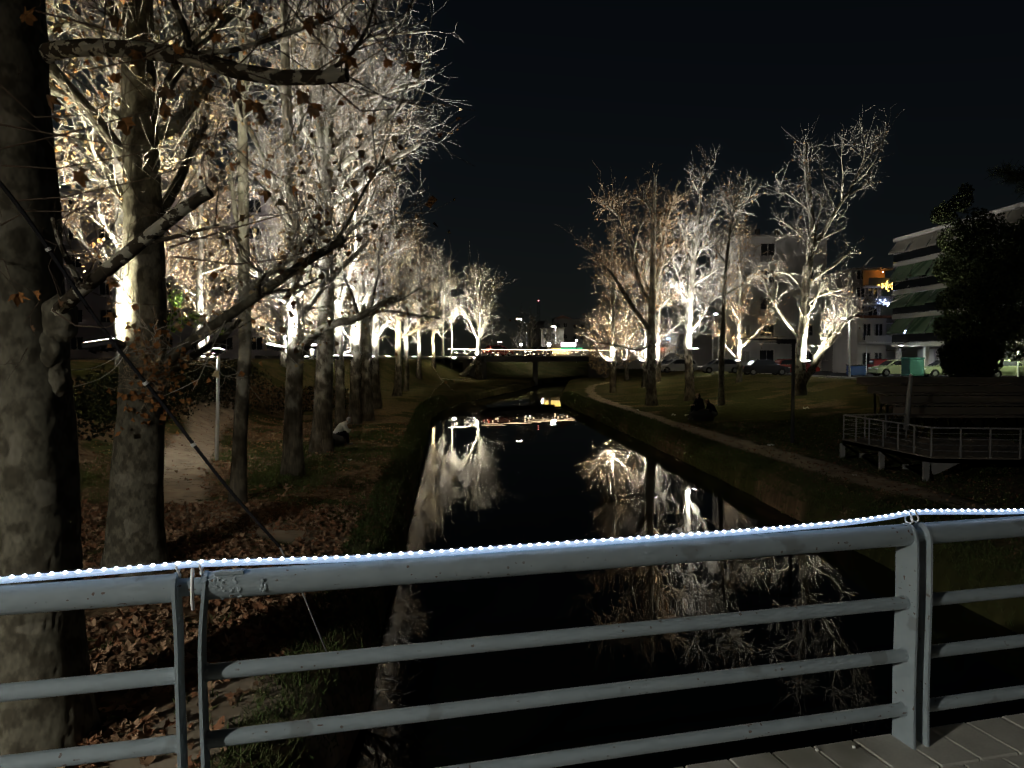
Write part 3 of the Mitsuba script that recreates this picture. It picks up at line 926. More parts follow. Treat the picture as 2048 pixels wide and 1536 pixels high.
tree('lone round-crowned bare tree at the left end of the far bridge', (c14[0], Y14), 15, .42, 51, LT, trunk=tr14,
     limbs=[([at(957, 680, Y14), at(945, 655, Y14 - .5), at(932, 628, Y14 - 1), at(918, 614, Y14 - 1.5)], .22, .10), ([at(957, 665, Y14), at(953, 630, Y14 + .5), at(945, 600, Y14 + 1), at(936, 592, Y14 + 1.2)], .18, .09), ([at(960, 678, Y14), at(972, 650, Y14 - .6), at(980, 625, Y14 - 1.1), at(988, 606, Y14 - 1.5)], .2, .09),
            ([at(960, 655, Y14), at(974, 600, Y14 + .6), at(988, 578, Y14 + 1)], .17, .08), ([at(960, 680, Y14), at(980, 668, Y14), at(998, 670, Y14 + .2)], .08, .04)], n_auto=7, limb_len=4.4, auto_t=(.34, .98), nA=560, mB=4, shoot=1.6, twig_r=.024, n_leaf=120, twig='twig_pale', sides=12, leaf_size=.13)
lean = MB().tube(spline([gp(-6.6, 95.5, -.2), at(940, 735, 96.5), at(957, 712, 97.4)], 8), np.linspace(.42, .25, 8), 9)
# second row behind, at street level
back = [(-15.5, 17, 15), (-21, 24, 17), (-15.8, 30, 16), (-24, 36, 17), (-18.5, 44, 17), (-17, 55, 17), (-24, 58, 16), (-18, 66, 17), (-16.5, 76, 16), (-18, 90, 16), (-13.5, 46, 15), (-14.8, 64, 15)]
words = ['beside the left edge trunk', 'far left beyond the path', 'where the path climbs to the street', 'deep behind the second trunk', 'behind the fourth trunk', 'behind the sixth trunk', 'seen between fifth and sixth trunks', 'behind the ninth trunk', 'behind the tenth trunk', 'far off behind the twelfth trunk', 'on the slope behind the fifth trunk', 'on the slope behind the eighth trunk']
for i, ((x, y, h), w) in enumerate(zip(back, words)):
    tree(f'bare floodlit street tree {w}', (x, y), h, .24, 70 + i, 'bare street trees behind the left bank', n_auto=10, limb_len=4.4, nA=560, mB=3, shoot=1.35, twig_r=.0048 + .00018 * y, n_leaf=1100, sides=10, leaf_size=.11, elev=(8, 62), auto_t=(.18, .97),
         twig='twig_pale' if i % 2 else 'twig_warm', leaf_mats=('leaf_tan', 'leaf_pale', 'leaf_brown'), name='street_tree')

# --- uplights on the left
flood_px(208, 684, 10.05, 'floodlight on a bracket left of the thick second trunk', (-.14, .30), tr=at(250, 690, 10.35), power=.42, weight=2.0, size=(.42, .22), col=(1, .93, .70))
flood_px(548, 690, Y4 - .45, 'floodlight on an arm left of the forked fourth trunk', (.25, 0), tr=at(580, 694, Y4), power=.5, weight=1.5)
flood(at(634, 690, 24.6), (-.10, -.08, 1), 'floodlight between the fourth and fifth trunks, aimed up into the pale limbs', power=1.5, weight=2.0, trunk_pt=at(648, 694, Y5), size=(.36, .26))
pole_b = gnd(433, 921, 1.0)
kp = thing('lamp_post', 'slim grey post carrying a floodlight between second and third trunks', 'lamp post')
pt = at(437, 712, pole_b[1])
obj('post', MB().tube([[pole_b[0], pole_b[1], .9], [pole_b[0] * .5 + pt[0] * .5, pole_b[1], 2.4], pt], [.055, .05, .045], 10).mesh(), 'galvanised', kp, smooth=40)
obj('collar', MB().tube([pt - [0, 0, .55], pt - [0, 0, .45]], .06, 10).mesh(), 'dark_metal', kp)
obj('head', MB().box(pt + [-.25, 0, .03], (.5, .2, .06), bev=.015).mesh(), 'dark_metal', kp)
obj('lens', MB().box(pt + [-.32, 0, -.008], (.30, .16, .014)).mesh(), 'lamp_glass', kp, emit=np.array((1, .96, .86)) * 230, weight=1.2)
flood(pt + [0, 0, .20], (.1, .12, 1), 'floodlight on top of the slim grey post', power=1.0, weight=1.5)
for (i, px, pw, lab) in [(0, 667, .8, 'sixth'), (1, 696, .8, 'seventh'), (3, 742, .9, 'ninth'), (4, 777, 1.0, 'tenth'), (5, 800, .9, 'eleventh'), (6, 828, 1.0, 'twelfth'), (7, 862, 1.0, 'thirteenth'), (8, 896, 1.1, 'fourteenth')]:
    b = ROW[i]
    warm = (1.0, .82, .5) if i in (4, 7) else (1.0, .98, .95)
    p = at(px, 711 + i * .4, b[1] - 1.5)
    flood(p, (.10, .08, 1), f'floodlight by the {lab} trunk of the left bank row', power=pw * (.85 if b[1] < 45 else 1.0), col=warm, trunk_pt=[b[0], b[1], p[2] - .1], size=(.36, .26))
for (px, Y, lab) in [(929, 99.0, 'left of the lone far tree'), (951, 97.4, 'at the foot of the lone far tree'), (908, 95.5, 'beside the thin dark-stemmed far tree')]:
    flood(at(px, 716, Y), (.05, -.1, 1), f'floodlight {lab}', power=1.7, size=(.5, .34), col=(1, .95, .82))
for i, ((x, y, h), w) in enumerate(zip(back, words)):
    z = float(gz(x, y))
    flood(np.array([x + .95, y - .75, max(z + .35, 4.05)]), (-.12, .08, 1), f'floodlight under the street tree {w}', power=1.7 if y < 50 else 1.6, trunk_pt=[x, y, max(z + .25, 3.9)], size=(.36, .26), weight=.8 if y < 50 else .5, col=(1, .98, .95) if i % 3 else (1, .88, .68))

# ------------------------------------------------------------------ right bank trees
Y = 46.0
c = at(1303, 806, Y)
trk = [gp(c[0], Y, -.2), at(1303, 730, Y), at(1302, 660, Y), at(1305, 600, Y), at(1306, 520, Y), at(1308, 430, Y), at(1311, 350, Y)]
tree('tall plane with many-forked crown, first large trunk on the right bank', (c[0], Y), 15, .33, 101, RT, trunk=trk,
     limbs=[([at(1300, 660, Y), at(1270, 620, Y - .5), at(1245, 580, Y - 1), at(1222, 545, Y - 1.4), at(1205, 530, Y - 1.6)], .16, .05, 'bark_old'), ([at(1302, 610, Y), at(1280, 570, Y + .3), at(1262, 500, Y + .6), at(1245, 450, Y + .9), at(1228, 410, Y + 1.2)], .17, .07),
            ([at(1305, 600, Y), at(1316, 540, Y + .5), at(1330, 460, Y + .8), at(1345, 400, Y + 1.1)], .15, .06), ([at(1308, 450, Y), at(1295, 410, Y), at(1275, 395, Y)], .08, .05), ([at(1306, 480, Y), at(1325, 460, Y), at(1345, 440, Y)], .08, .04), ([at(1303, 690, Y), at(1275, 700, Y - .5), at(1230, 690, Y - 1), at(1195, 685, Y - 1.4)], .07, .03, 'bark_old')],
     n_auto=5, limb_len=3.4, auto_t=(.4, .97), nA=640, mB=4, shoot=1.0, twig_r=.013, n_leaf=1000, sides=16, leaf_size=.10, leaf_mats=('leaf_tan', 'leaf_brown', 'leaf_rust'), twig='twig_warm')
Y = 49.0
c = at(1380, 795, Y)
trk = [gp(c[0], Y, -.2), at(1378, 730, Y), at(1375, 680, Y), at(1380, 610, Y), at(1388, 520, Y), at(1396, 440, Y), at(1403, 370, Y), at(1406, 340, Y)]
tree('plane tree lit bright white from below, second large trunk on the right bank', (c[0], Y), 15, .32, 102, RT, trunk=trk,
     limbs=[([at(1390, 500, Y), at(1410, 460, Y), at(1432, 415, Y)], .12, .07), ([at(1384, 570, Y), at(1410, 555, Y - .3), at(1440, 535, Y - .6)], .10, .05), ([at(1386, 520, Y), at(1370, 480, Y + .3), at(1355, 425, Y + .6)], .09, .05), ([at(1380, 600, Y), at(1360, 560, Y), at(1345, 520, Y)], .08, .04), ([at(1376, 670, Y), at(1400, 640, Y), at(1425, 600, Y + .4), at(1450, 590, Y + .5)], .09, .04)],
     n_auto=6, limb_len=3.2, auto_t=(.34, .97), nA=480, mB=4, shoot=1.05, twig_r=.0135, n_leaf=350, sides=16, leaf_size=.10)
Y = 44.0
c = at(1443, 800, Y)
trk = [gp(c[0], Y, -.2), at(1443, 730, Y), at(1446, 650, Y), at(1450, 560, Y), at(1458, 480, Y), at(1468, 420, Y), at(1474, 390, Y)]
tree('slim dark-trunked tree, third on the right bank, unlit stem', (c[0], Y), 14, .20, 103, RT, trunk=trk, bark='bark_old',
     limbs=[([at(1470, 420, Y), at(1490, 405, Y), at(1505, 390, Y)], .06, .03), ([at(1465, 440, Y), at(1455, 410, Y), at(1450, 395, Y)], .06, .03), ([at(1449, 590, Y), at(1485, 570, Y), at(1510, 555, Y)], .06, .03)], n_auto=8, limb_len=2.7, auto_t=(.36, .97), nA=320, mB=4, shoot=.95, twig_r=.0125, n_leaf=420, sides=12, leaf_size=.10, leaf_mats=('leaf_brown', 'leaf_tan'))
Y = 45.0
c = at(1600, 792, Y)
trk = [gp(c[0], Y, -.2), at(1600, 740, Y), at(1603, 690, Y), at(1608, 640, Y), at(1610, 590, Y), at(1618, 530, Y), at(1626, 470, Y), at(1620, 410, Y), at(1612, 340, Y), at(1610, 285, Y)]
k4, _, _ = tree('big double-trunked plane on the right bank with a bright floodlight in its fork', (c[0], Y), 16, .36, 104, RT, trunk=trk,
                limbs=[([at(1603, 775, Y), at(1622, 740, Y - .2), at(1650, 700, Y - .5), at(1685, 650, Y - .9), at(1715, 628, Y - 1.1)], .22, .09, 'bark_old'), ([at(1712, 628, Y - 1.1), at(1745, 620, Y - 1.2), at(1775, 600, Y - 1.3)], .05, .02), ([at(1626, 500, Y), at(1650, 460, Y), at(1676, 415, Y), at(1700, 380, Y), at(1725, 330, Y), at(1760, 285, Y)], .15, .05),
                       ([at(1690, 395, Y), at(1718, 378, Y), at(1742, 360, Y)], .07, .04), ([at(1612, 610, Y), at(1640, 590, Y), at(1690, 575, Y), at(1700, 545, Y)], .11, .05), ([at(1614, 570, Y), at(1645, 545, Y), at(1670, 530, Y), at(1690, 510, Y)], .11, .05), ([at(1620, 500, Y), at(1640, 480, Y), at(1690, 455, Y)], .08, .04),
                       ([at(1602, 680, Y), at(1570, 640, Y), at(1545, 600, Y), at(1520, 545, Y)], .12, .06), ([at(1612, 590, Y), at(1580, 550, Y), at(1552, 545, Y)], .07, .04), ([at(1618, 490, Y), at(1590, 460, Y), at(1560, 440, Y)], .06, .04), ([at(1620, 420, Y), at(1585, 395, Y), at(1570, 385, Y)], .06, .03),
                       ([at(1625, 735, Y - .2), at(1645, 690, Y - .3), at(1670, 660, Y - .3), at(1700, 640, Y - .2)], .12, .04)],
                n_auto=6, limb_len=3.6, auto_t=(.3, .97), nA=600, mB=4, shoot=1.15, twig_r=.0135, n_leaf=350, sides=18, leaf_size=.10, leaf_mats=('leaf_tan', 'leaf_brown'))
TR = [(8.6, 63, 13, .24, 'nearest of the far right clump, leaning over the promontory'), (12.2, 68, 14, .26, 'in the far right clump behind the first large trunk'), (10.6, 78, 14, .26, 'brightest of the far right clump by the bridge'), (15.0, 76, 14, .26, 'behind the second large trunk of the right bank'),
      (14.0, 90, 14, .25, 'farthest of the right bank row beside the bridge end'), (20, 84, 14, .26, 'far behind the third slim trunk of the right bank'), (19.0, 62, 13, .22, 'between the slim dark trunk and the street on the right')]
for i, (x, y, h, r, w) in enumerate(TR):
    tree(f'bare floodlit plane tree, {w}', (x, y), h, r, 120 + i, RT, n_auto=9, limb_len=4.0, nA=250, mB=4, shoot=1.3, twig_r=.004 + .00030 * y, n_leaf=420, sides=10, leaf_size=.12, elev=(12, 64), auto_t=(.2, .97), twig='twig_pale' if i % 2 else 'twig_warm')
    if (x, y) == (20, 84):
        continue
    flood(np.array([x - .45, y - 1.0, max(float(gz(x, y)) + .6, 3.75)]), (.05, .08, 1), f'floodlight under the tree {w}', power=1.3, trunk_pt=[x, y, 3.6], size=(.42, .3), col=(1, .95, .86), weight=.8)
flood(at(1390, 697, 48.4), (-.1, .02, 1), 'floodlight on the right flank of the second large trunk of the right bank', power=1.5, trunk_pt=at(1376, 700, 49), size=(.36, .26), weight=3.0)
flood(at(1613, 722, 44.6), (-.06, -.02, 1), 'floodlight glaring in the fork of the big double trunk', power=1.5, trunk_pt=at(1603, 728, 45), size=(.42, .3), weight=3.0, col=(1, .95, .8))
flood(at(1310, 690, 46.8), (-.05, .05, 1), 'floodlight behind the first large trunk of the right bank', power=1.3, trunk_pt=at(1304, 700, 46), size=(.36, .26), weight=2.5)

# ------------------------------------------------------------------ evergreen, topiary shrub, pine branch, hedges
def leafy(label, name, clumps, mats, n, size, seed, trunk=None, cat='tree', group=None):
    """Foliage as many small leaves spread through overlapping clumps (centre, radii)."""
    rng = np.random.default_rng(seed)
    k = thing(name, label, cat, group)
    w = np.array([np.prod(r) ** (2 / 3) for _, r in clumps])
    for i, mat in enumerate(mats):
        pick = rng.choice(len(clumps), n // len(mats), p=w / w.sum())
        d = unit(len(pick), rng) * (rng.uniform(0.25, 1.05, len(pick)) ** .5)[:, None]
        C = np.array([clumps[p][0] for p in pick]) + d * np.array([clumps[p][1] for p in pick])
        keep = meshkit.noise(C * 1.3 + seed, seed) > .30
        C = C[keep]
        obj('foliage', leaves(C, size * rng.uniform(.6, 1.4, len(C)), rng, False, .3, .3), mat, k, stuff=True)
    if trunk is not None:
        obj('trunk', MB().tube(trunk[0], trunk[1], 10).mesh(), 'bark_old', k, smooth=40)
    return k


Ye = 40.0
r9 = np.random.default_rng(9)
cl = []
for (px, py, s) in [(1905, 425, .8), (1885, 430, .6), (1925, 400, .55), (1932, 378, .35), (1950, 450, 1.0), (1910, 480, .9), (1985, 460, 1.0), (1930, 530, 1.5), (1990, 530, 1.8), (2040, 520, 1.8), (1960, 600, 1.8), (1920, 610, 1.2), (2030, 600, 2.0), (1980, 660, 1.5), (1905, 660, .9), (2040, 670, 1.6), (1940, 680, 1.1), (1890, 650, .6), (1895, 540, .7), (2085, 560, 2.0), (2075, 470, 1.4)]:
    cl.append((at(px, py, Ye + r9.uniform(-1, 1)), np.array([s, s, s * .9])))
pe = gp(at(1975, 760, Ye)[0], Ye, -.2)
leafy('large dark evergreen tree hiding the right apartment block', 'evergreen_tree', cl, ('leaf_ever', 'leaf_ever', 'leaf_shrub'), 46000, .105, 5, ([pe, pe + [0, 0, 3], pe + [0, 0, 7]], [.28, .22, .12]))
Ys = 36.0
cs = [(at(1935, 720, Ys), np.array([1.15, 1.1, 1.25])), (at(1905, 715, Ys), np.array([.7, .7, .8])), (at(1970, 715, Ys), np.array([.75, .8, .9])), (at(1935, 750, Ys), np.array([.85, .8, .6]))]
ps = gp(at(1935, 770, Ys)[0], Ys, -.1)
leafy('rounded dark clipped shrub below the evergreen tree', 'shrub', cs, ('leaf_shrub', 'leaf_shrub'), 14000, .085, 6, ([ps, ps + [0, 0, .9]], [.1, .06]), cat='shrub')
Yp = 22.0
cp = [(at(2030 + q, 350 + w_, Yp + e), np.array([.5, .4, .16])) for q, w_, e in ((-20, -6, 0), (10, 8, .2), (30, 28, .3), (40, -5, 0), (60, 15, .2), (0, 5, .5), (90, 10, .2), (130, -10, .1))]
pk = thing('pine_tree', 'pine tree with a feathery branch entering at the upper right edge', 'tree')
rngp = np.random.default_rng(17)
mb = MB()
for c0, r in cp:
    o = c0 + unit(150, rngp) * r * rngp.uniform(.2, 1, (150, 1))
    d = norm(unit(150, rngp) + [-.4, 0, .3])
    mb.add(*tubes(np.stack([o, o + d * .22], 1), np.full((150, 2), .006), 3))
obj('needles', mb.mesh(), 'leaf_ever', pk, stuff=True)
pp = gp(at(2260, 700, Yp)[0], Yp, -.2)
obj('trunk', MB().tube([pp, pp + [.1, 0, 5], pp + [0, 0, 10]], [.3, .22, .12], 10).mesh(), 'bark_old', pk, smooth=40)
obj('branch', MB().tube(spline([pp + [.05, 0, 8.2], at(2120, 345, Yp), at(2060, 350, Yp), at(2010, 345, Yp)], 10), np.linspace(.1, .02, 10), 7).mesh(), 'bark_old', pk, smooth=40)
# lit shrub at the right bridge end and dark hedge on the left slope
cb = [(at(1196, 722, 96), np.array([1.2, 1, 1.2])), (at(1204, 736, 95), np.array([.9, .8, .9])), (at(1188, 712, 97), np.array([.8, .8, .6]))]
leafy('straggling bush with pale leaves at the right end of the far bridge', 'bush', cb, ('leaf_pale', 'leaf_tan'), 700, .16, 19, ([gp(12.0, 95.5, -.2), gp(12.0, 95.5, 1.6)], [.08, .04]), cat='bush')
ch = [(gp(-11.2 - .12 * (y - 14) + .3 * math.sin(y), y, .55), np.array([1.3, 1.0, .95])) for y in np.arange(12.5, 40, 1.1)]
leafy('dark untrimmed hedge along the slope left of the path', 'hedge', ch, ('leaf_shrub', 'leaf_shrub'), 13000, .08, 23, cat='hedge')
cy = [(at(347, 640, 19), np.array([.28, .25, .3])), (at(386, 642, 20), np.array([.3, .25, .26])), (at(352, 597, 20.5), np.array([.22, .2, .25])), (at(440, 662, 20), np.array([.25, .2, .12]))]
leafy('bright green bush lit behind the second trunk', 'bush', cy, ('leaf_lime', 'leaf_green'), 420, .08, 29, (spline([gp(at(300, 650, 20)[0], 20, -.1), at(306, 720, 20), at(325, 668, 20), at(350, 640, 19.6), at(386, 642, 20)], 10), np.linspace(.06, .02, 10)), cat='bush')
ct = [(gp(-7.4 + .9 * q, 14.5 + 6 * q, .25), np.array([.9, .5, .35])) for q in ()]
ct = [(gp(-12.5 + q * .5, 33 + q * 2.4, .6), np.array([1.5, 1.2, .8])) for q in range(5)]
leafy('dark brushwood heap on the slope right of the climbing path', 'brushwood', ct, ('leaf_shrub', 'leaf_litter_dark'), 4200, .09, 31, cat='brushwood')

# ------------------------------------------------------------------ leaf litter and grass
rg = np.random.default_rng(91)


def scatter(n, ylo, yhi, side, smin, smax, power=1.0):
    y = ylo + (yhi - ylo) * rg.uniform(0, 1, n) ** power
    s = rg.uniform(smin, smax, n)
    x = Lx(y) - s if side < 0 else Rx(y) + s
    return x, y


def dist_path(x, y, pts):
    best = np.full(len(x), 1e3)
    for (ax, ay), (bx, by) in zip(pts[:-1], pts[1:]):
        dx, dy = bx - ax, by - ay
        t_ = np.clip(((x - ax) * dx + (y - ay) * dy) / (dx * dx + dy * dy), 0, 1)
        best = np.minimum(best, np.hypot(x - ax - t_ * dx, y - ay - t_ * dy))
    return best


kl = None
for i, (mat, n) in enumerate((('leaf_litter_dark', 5200), ('leaf_litter_tan', 4200), ('leaf_litter_red', 4600))):
    x, y = scatter(n, 4.2, 34, -1, .35, 9.5, 1.5)
    keep = (meshkit.fbm(np.stack([x * .5, y * .5, 0 * x], -1), 3, 40) > .40) & ((dist_path(x, y, PATH_L) > .55) | (rg.uniform(size=len(x)) < .12))
    x, y = x[keep], y[keep]
    C = np.stack([x, y, gz(x, y) + .018], -1)
    near = y < 16
    mb = MB().add(*leaves(C[near], rg.uniform(.05, .085, near.sum()), rg, True, 2.2, 0)).add(*leaves(C[~near], rg.uniform(.06, .10, (~near).sum()), rg, False, 2.2, 0))
    x, y = scatter(5200, 4.0, 15, -1, .75, 7.5, 1.15)
    keep = (meshkit.fbm(np.stack([x * .8, y * .8, 0 * x], -1), 3, 47) > .30) & ((dist_path(x, y, DIRT) > .45) | (rg.uniform(size=len(x)) < .2))
    x, y = x[keep], y[keep]
    C = np.stack([x, y, gz(x, y) + rg.uniform(.01, .05, len(x))], -1)
    mb.add(*leaves(C, rg.uniform(.032, .085, len(x)), rg, True, 1.3, 0))
    x, y = scatter(900, 10, 34, 1, .4, 7, 1.3)
    C = np.stack([x, y, gz(x, y) + .02], -1)
    mb.add(*leaves(C, rg.uniform(.05, .09, len(C)), rg, False, 2.0, 0))
    k = obj('fallen_leaves', mb.mesh(), mat, None, stuff=True)
    labels[k].update({'label': ('dark brown', 'pale tan', 'reddish brown')[i] + ' fallen leaves scattered over both banks', 'category': 'leaves'})
for i, (mat, n, dens) in enumerate((('grass_green', 9000, .52), ('grass_dull', 11000, .46))):
    x, y = scatter(n, 4.5, 30, -1, .05, 8, 1.4)
    x2, y2 = scatter(n // 2, 9, 34, 1, .05, 9, 1.3)
    x3, y3 = scatter(n // 2, 4.5, 60, -1, .0, .8, 1.2)
    x4, y4 = scatter(n // 2, 9, 66, 1, .0, .8, 1.1)
    keep = (meshkit.fbm(np.stack([x * .5, y * .5, 0 * x], -1), 3, 40) < .46) & (dist_path(x, y, PATH_L) > .7) & ((y > 14) | (rg.uniform(size=len(x)) < .12))
    keep2 = dist_path(x2, y2, PATH_R) > .5
    x, y = np.r_[x[keep], x2[keep2], x3, x4], np.r_[y[keep], y2[keep2], y3, y4]
    C = np.stack([x, y, gz(x, y) - .01], -1)
    nb = 3
    C = np.repeat(C, nb, axis=0) + np.r_[[rg.normal(size=(len(C) * nb, 3))]][0] * [.03, .03, 0]
    d = norm(rg.normal(size=(len(C), 3)) * [.5, .5, .1] + [0, 0, .8])
    h = rg.uniform(.05, .17, len(C)) * np.where(C[:, 1] > 30, 1.3, 1)
    sd = norm(np.cross(d, rg.normal(size=(len(C), 3)))) * (.006 + .0003 * C[:, 1:2])
    v = np.stack([C - sd, C + sd, C + d * h[:, None]], 1).reshape(-1, 3)
    k = obj('grass', (v, np.arange(len(v)).reshape(-1, 3)), mat, None, stuff=True)
    labels[k].update({'label': ('fresh green', 'dull olive')[i] + ' grass blades on the canal banks', 'category': 'grass'})

# ------------------------------------------------------------------ guy cable, thin lamp wires
kc = thing('cable', 'dark bundled cable slanting from the left edge trunk down to the bank', 'cable')
cpts = spline([at(-30, 330, 4.9), at(60, 445, 5.1), at(200, 650, 5.4), at(330, 815, 5.7), at(450, 970, 6.0), at(560, 1095, 6.3)], 40)
side = norm(np.cross(norm(np.gradient(cpts, axis=0)), [0, 1.0, 0]))
mb = MB()
mb.tube(cpts + side * .008, np.linspace(.0095, .0075, 40), 8)
mb.tube(cpts - side * .008 + [0, .01, 0], np.linspace(.009, .007, 40), 8)
obj('strand', mb.mesh(), 'cable_black', kc, smooth=True)
obj('stay_wire', MB().tube([at(560, 1095, 6.3), at(605, 1185, 6.5), at(632, 1252, 6.7), gnd(658, 1315, 1.02)], .008, 6).mesh(), 'grey_metal', kc, smooth=True)
for (px, py, Y_) in ((283, 760, 5.58), (383, 889, 5.83), (97, 497, 5.18)):
    i = int(np.argmin(np.linalg.norm(cpts - at(px, py, Y_), axis=1)))
    obj('cable_tie', MB().tube([cpts[i] - norm(cpts[i + 1] - cpts[i - 1]) * .012, cpts[i] + norm(cpts[i + 1] - cpts[i - 1]) * .012], .021, 10).mesh(), 'tape_white', kc)
kw = thing('lamp_wire', 'two thin drooping wires running from the second trunk to the left edge trunk', 'wire')
obj('wire', MB().tube(spline([at(258, 690, 10.2), at(235, 712, 9.2), at(190, 735, 7.6), at(128, 740, 6.1)], 16), .0055, 5).mesh(), 'tape_white', kw, smooth=True)
obj('wire', MB().tube(spline([at(258, 692, 10.2), at(235, 730, 9.2), at(200, 757, 7.8), at(140, 776, 6.1)], 16), .0055, 5).mesh(), 'tape_white', kw, smooth=True)

# ------------------------------------------------------------------ street lamps
def street_lamp(label, base, head, arm_from=None, r=.05, power=1.0, col=(1, .95, .85), weight=.4, size=(.5, .24), lit=True, group='tall street lamps', mat='galvanised', down=(0, 0, -1)):
    k = thing('street_lamp', label, 'street lamp', group)
    base, head = np.asarray(base, float), np.asarray(head, float)
    topp = np.array([base[0], base[1], head[2] - .05]) if arm_from is None else np.asarray(arm_from, float)
    obj('pole', MB().tube([base, base * .4 + topp * .6, topp], [r * 1.3, r, r * .8], 10).mesh(), mat, k, smooth=40)
    dirn = head - topp
    dirn[2] = 0
    L = np.linalg.norm(dirn)
    dirn = dirn / L if L > .05 else np.array([-1.0, 0, 0])
    obj('arm', MB().tube(spline([topp, topp * .5 + head * .5 + [0, 0, .12], head + [0, 0, .06]], 7), r * .6, 8).mesh(), mat, k, smooth=40)
    ang = math.atan2(dirn[1], dirn[0])
    obj('head', MB().box(head + [0, 0, .05], (size[0] + .14, size[1] + .08, .10), ang, bev=.03).mesh(), 'dark_metal', k)
    w, h, e = size[0] / 2, size[1] / 2, .035
    v = np.array([[-w, -h, 0], [w, -h, 0], [w, h, 0], [-w, h, 0], [-w + e, -h + e, -.01], [w - e, -h + e, -.01], [w - e, h - e, -.01], [-w + e, h - e, -.01]], float)
    f = np.array([[4, 7, 6, 5], [0, 4, 5, 1], [1, 5, 6, 2], [2, 6, 7, 3], [3, 7, 4, 0]])
    v = rot_z(v, ang) + head - [0, 0, .002]
    obj('lens', MB().add(v, f).mesh(), 'lamp_glass', k, emit=np.array(col) * STREET * power if lit else None, weight=weight)
    return k


# the lamp over the near footway that lights the railing and the nearest trunk (its shadows fall to the right)
street_lamp('low lamp over the near footway, left behind the viewer', (-9.0, -5.1, PAVE - .1), (-8.2, -4.4, 6.0), power=BRIDGE_LAMP / STREET, weight=5.0, col=(1, .97, .86), size=(.42, .2))
street_lamp('thin lit street lamp right of the big double trunk', gp(at(1699, 752, 60)[0], 60, -.1), at(1689, 637, 60), arm_from=at(1699, 628, 60), power=.9, col=(.93, .96, 1.0), r=.06)
street_lamp('lit street lamp at the right edge beside the pale car', gp(at(2036, 760, 57)[0], 57, -.1), at(2030, 703, 57), arm_from=at(2036, 700, 57), power=1.2, col=(.9, 1.0, .62), r=.06, size=(.4, .2))
street_lamp('street lamp standing behind the evergreen tree', gp(at(1950, 750, 56)[0], 56, -.1), at(1943, 610, 56.5), power=4.0, col=(.93, 1.0, .68), r=.07)
street_lamp('lit street lamp in front of the striped-awning block', gp(at(1775, 750, 66)[0], 70, -.1), at(1802, 690, 68), power=2.0, col=(.95, .97, 1.0), r=.05, size=(.3, .16))
street_lamp('street lamp half lost among the lit twigs in front of the pale five-storey block', gp(at(1425, 740, 79)[0], 79, -.1), at(1432, 628, 80), power=2.4, col=(1, .97, .92), r=.06, weight=.5)
kk = thing('unlit_lamp_post', 'dark unlit lamp post with a box head beside the big double trunk', 'lamp post')
pb = gnd(1585, 880, 1.05)
obj('pole', MB().tube([pb - [0, 0, .1], at(1586, 770, pb[1]), at(1587, 682, pb[1])], [.07, .06, .055], 10).mesh(), 'dark_metal', kk, smooth=40)
obj('head', MB().box(at(1573, 683, pb[1]), (.62, .3, .16), .1, bev=.03).mesh(), 'dark_metal', kk)
obj('arm', MB().bar(at(1587, 680, pb[1]), at(1480, 678, pb[1] + .8), .05, .05).mesh(), 'dark_metal', kk)

# ------------------------------------------------------------------ far bridge
kb = thing('road_bridge', 'low concrete road bridge crossing the canal in the distance', 'bridge')
B0, B1 = np.array([-3.4, 99.5]), np.array([11.4, 110.0])
bd = (B1 - B0) / np.linalg.norm(B1 - B0)
bn = np.array([-bd[1], bd[0]])
BL = np.linalg.norm(B1 - B0)
bang = math.atan2(bd[1], bd[0])


def bp(t, o, z):
    q_ = B0 + bd * t + bn * o
    return np.array([q_[0], q_[1], z])


obj('deck', MB().box(bp(BL / 2, 4.5, 4.02), (BL + 60, 9.4, .36), bang).mesh(), 'concrete_dark', kb)
obj('beam', MB().box(bp(BL / 2, .35, 3.62), (BL + .5, .5, .44), bang).mesh(), 'concrete_dark', kb)
obj('beam', MB().box(bp(BL / 2, 8.6, 3.62), (BL + .5, .5, .44), bang).mesh(), 'concrete_dark', kb)
pc = np.array([3.45, 110.0, 1.6])
obj('pier', MB().box(pc, (.75, 8.2, 4.2), -math.atan2(pc[0], pc[1]), bev=.08).mesh(), 'concrete_dark', kb)
obj('abutment', MB().box((-5.2, 104.2, 1.9), (3.2, 8.6, 3.9), .04, bev=.05).mesh(), 'concrete_dark', kb)
obj('abutment', MB().box((13.4, 114.6, 1.9), (3.2, 8.6, 3.9), -.11, bev=.05).mesh(), 'concrete_dark', kb)
obj('handrail', MB().tube([bp(-5, .1, 5.02), bp(BL + 4, .1, 5.02)], .04, 8).mesh(), 'grey_metal', kb)
obj('handrail', MB().tube([bp(-5, .1, 4.6), bp(BL + 4, .1, 4.6)], .03, 8).mesh(), 'grey_metal', kb)
for i in range(18):
    obj('baluster', MB().box(bp(-5 + i * (BL + 9) / 17, .1, 4.6), (.07, .07, .85), bang).mesh(), 'grey_metal', kb)
kr = thing('light_string', 'warm string of lights along the handrail of the far bridge', 'string lights')
obj('bulbs', MB().tube([bp(q_, .0, 5.10 + .015 * math.sin(q_ * 3)) for q_ in np.linspace(-6, BL + 4.5, 90)], .06, 6).mesh(), 'lamp_glass', kr, emit=(4.2, 3.0, 1.7), weight=.4, stuff=True)
rb = np.random.default_rng(66)
obj('sparkle', balls(np.array([bp(t_, .05, 4.5 + rb.uniform(-.2, .5)) for t_ in rb.uniform(-5, BL + 3, 70)]), rb.uniform(.03, .09, 70), 0), 'lamp_glass', kr, emit=(7, 5.2, 3.2), weight=.3, stuff=True)


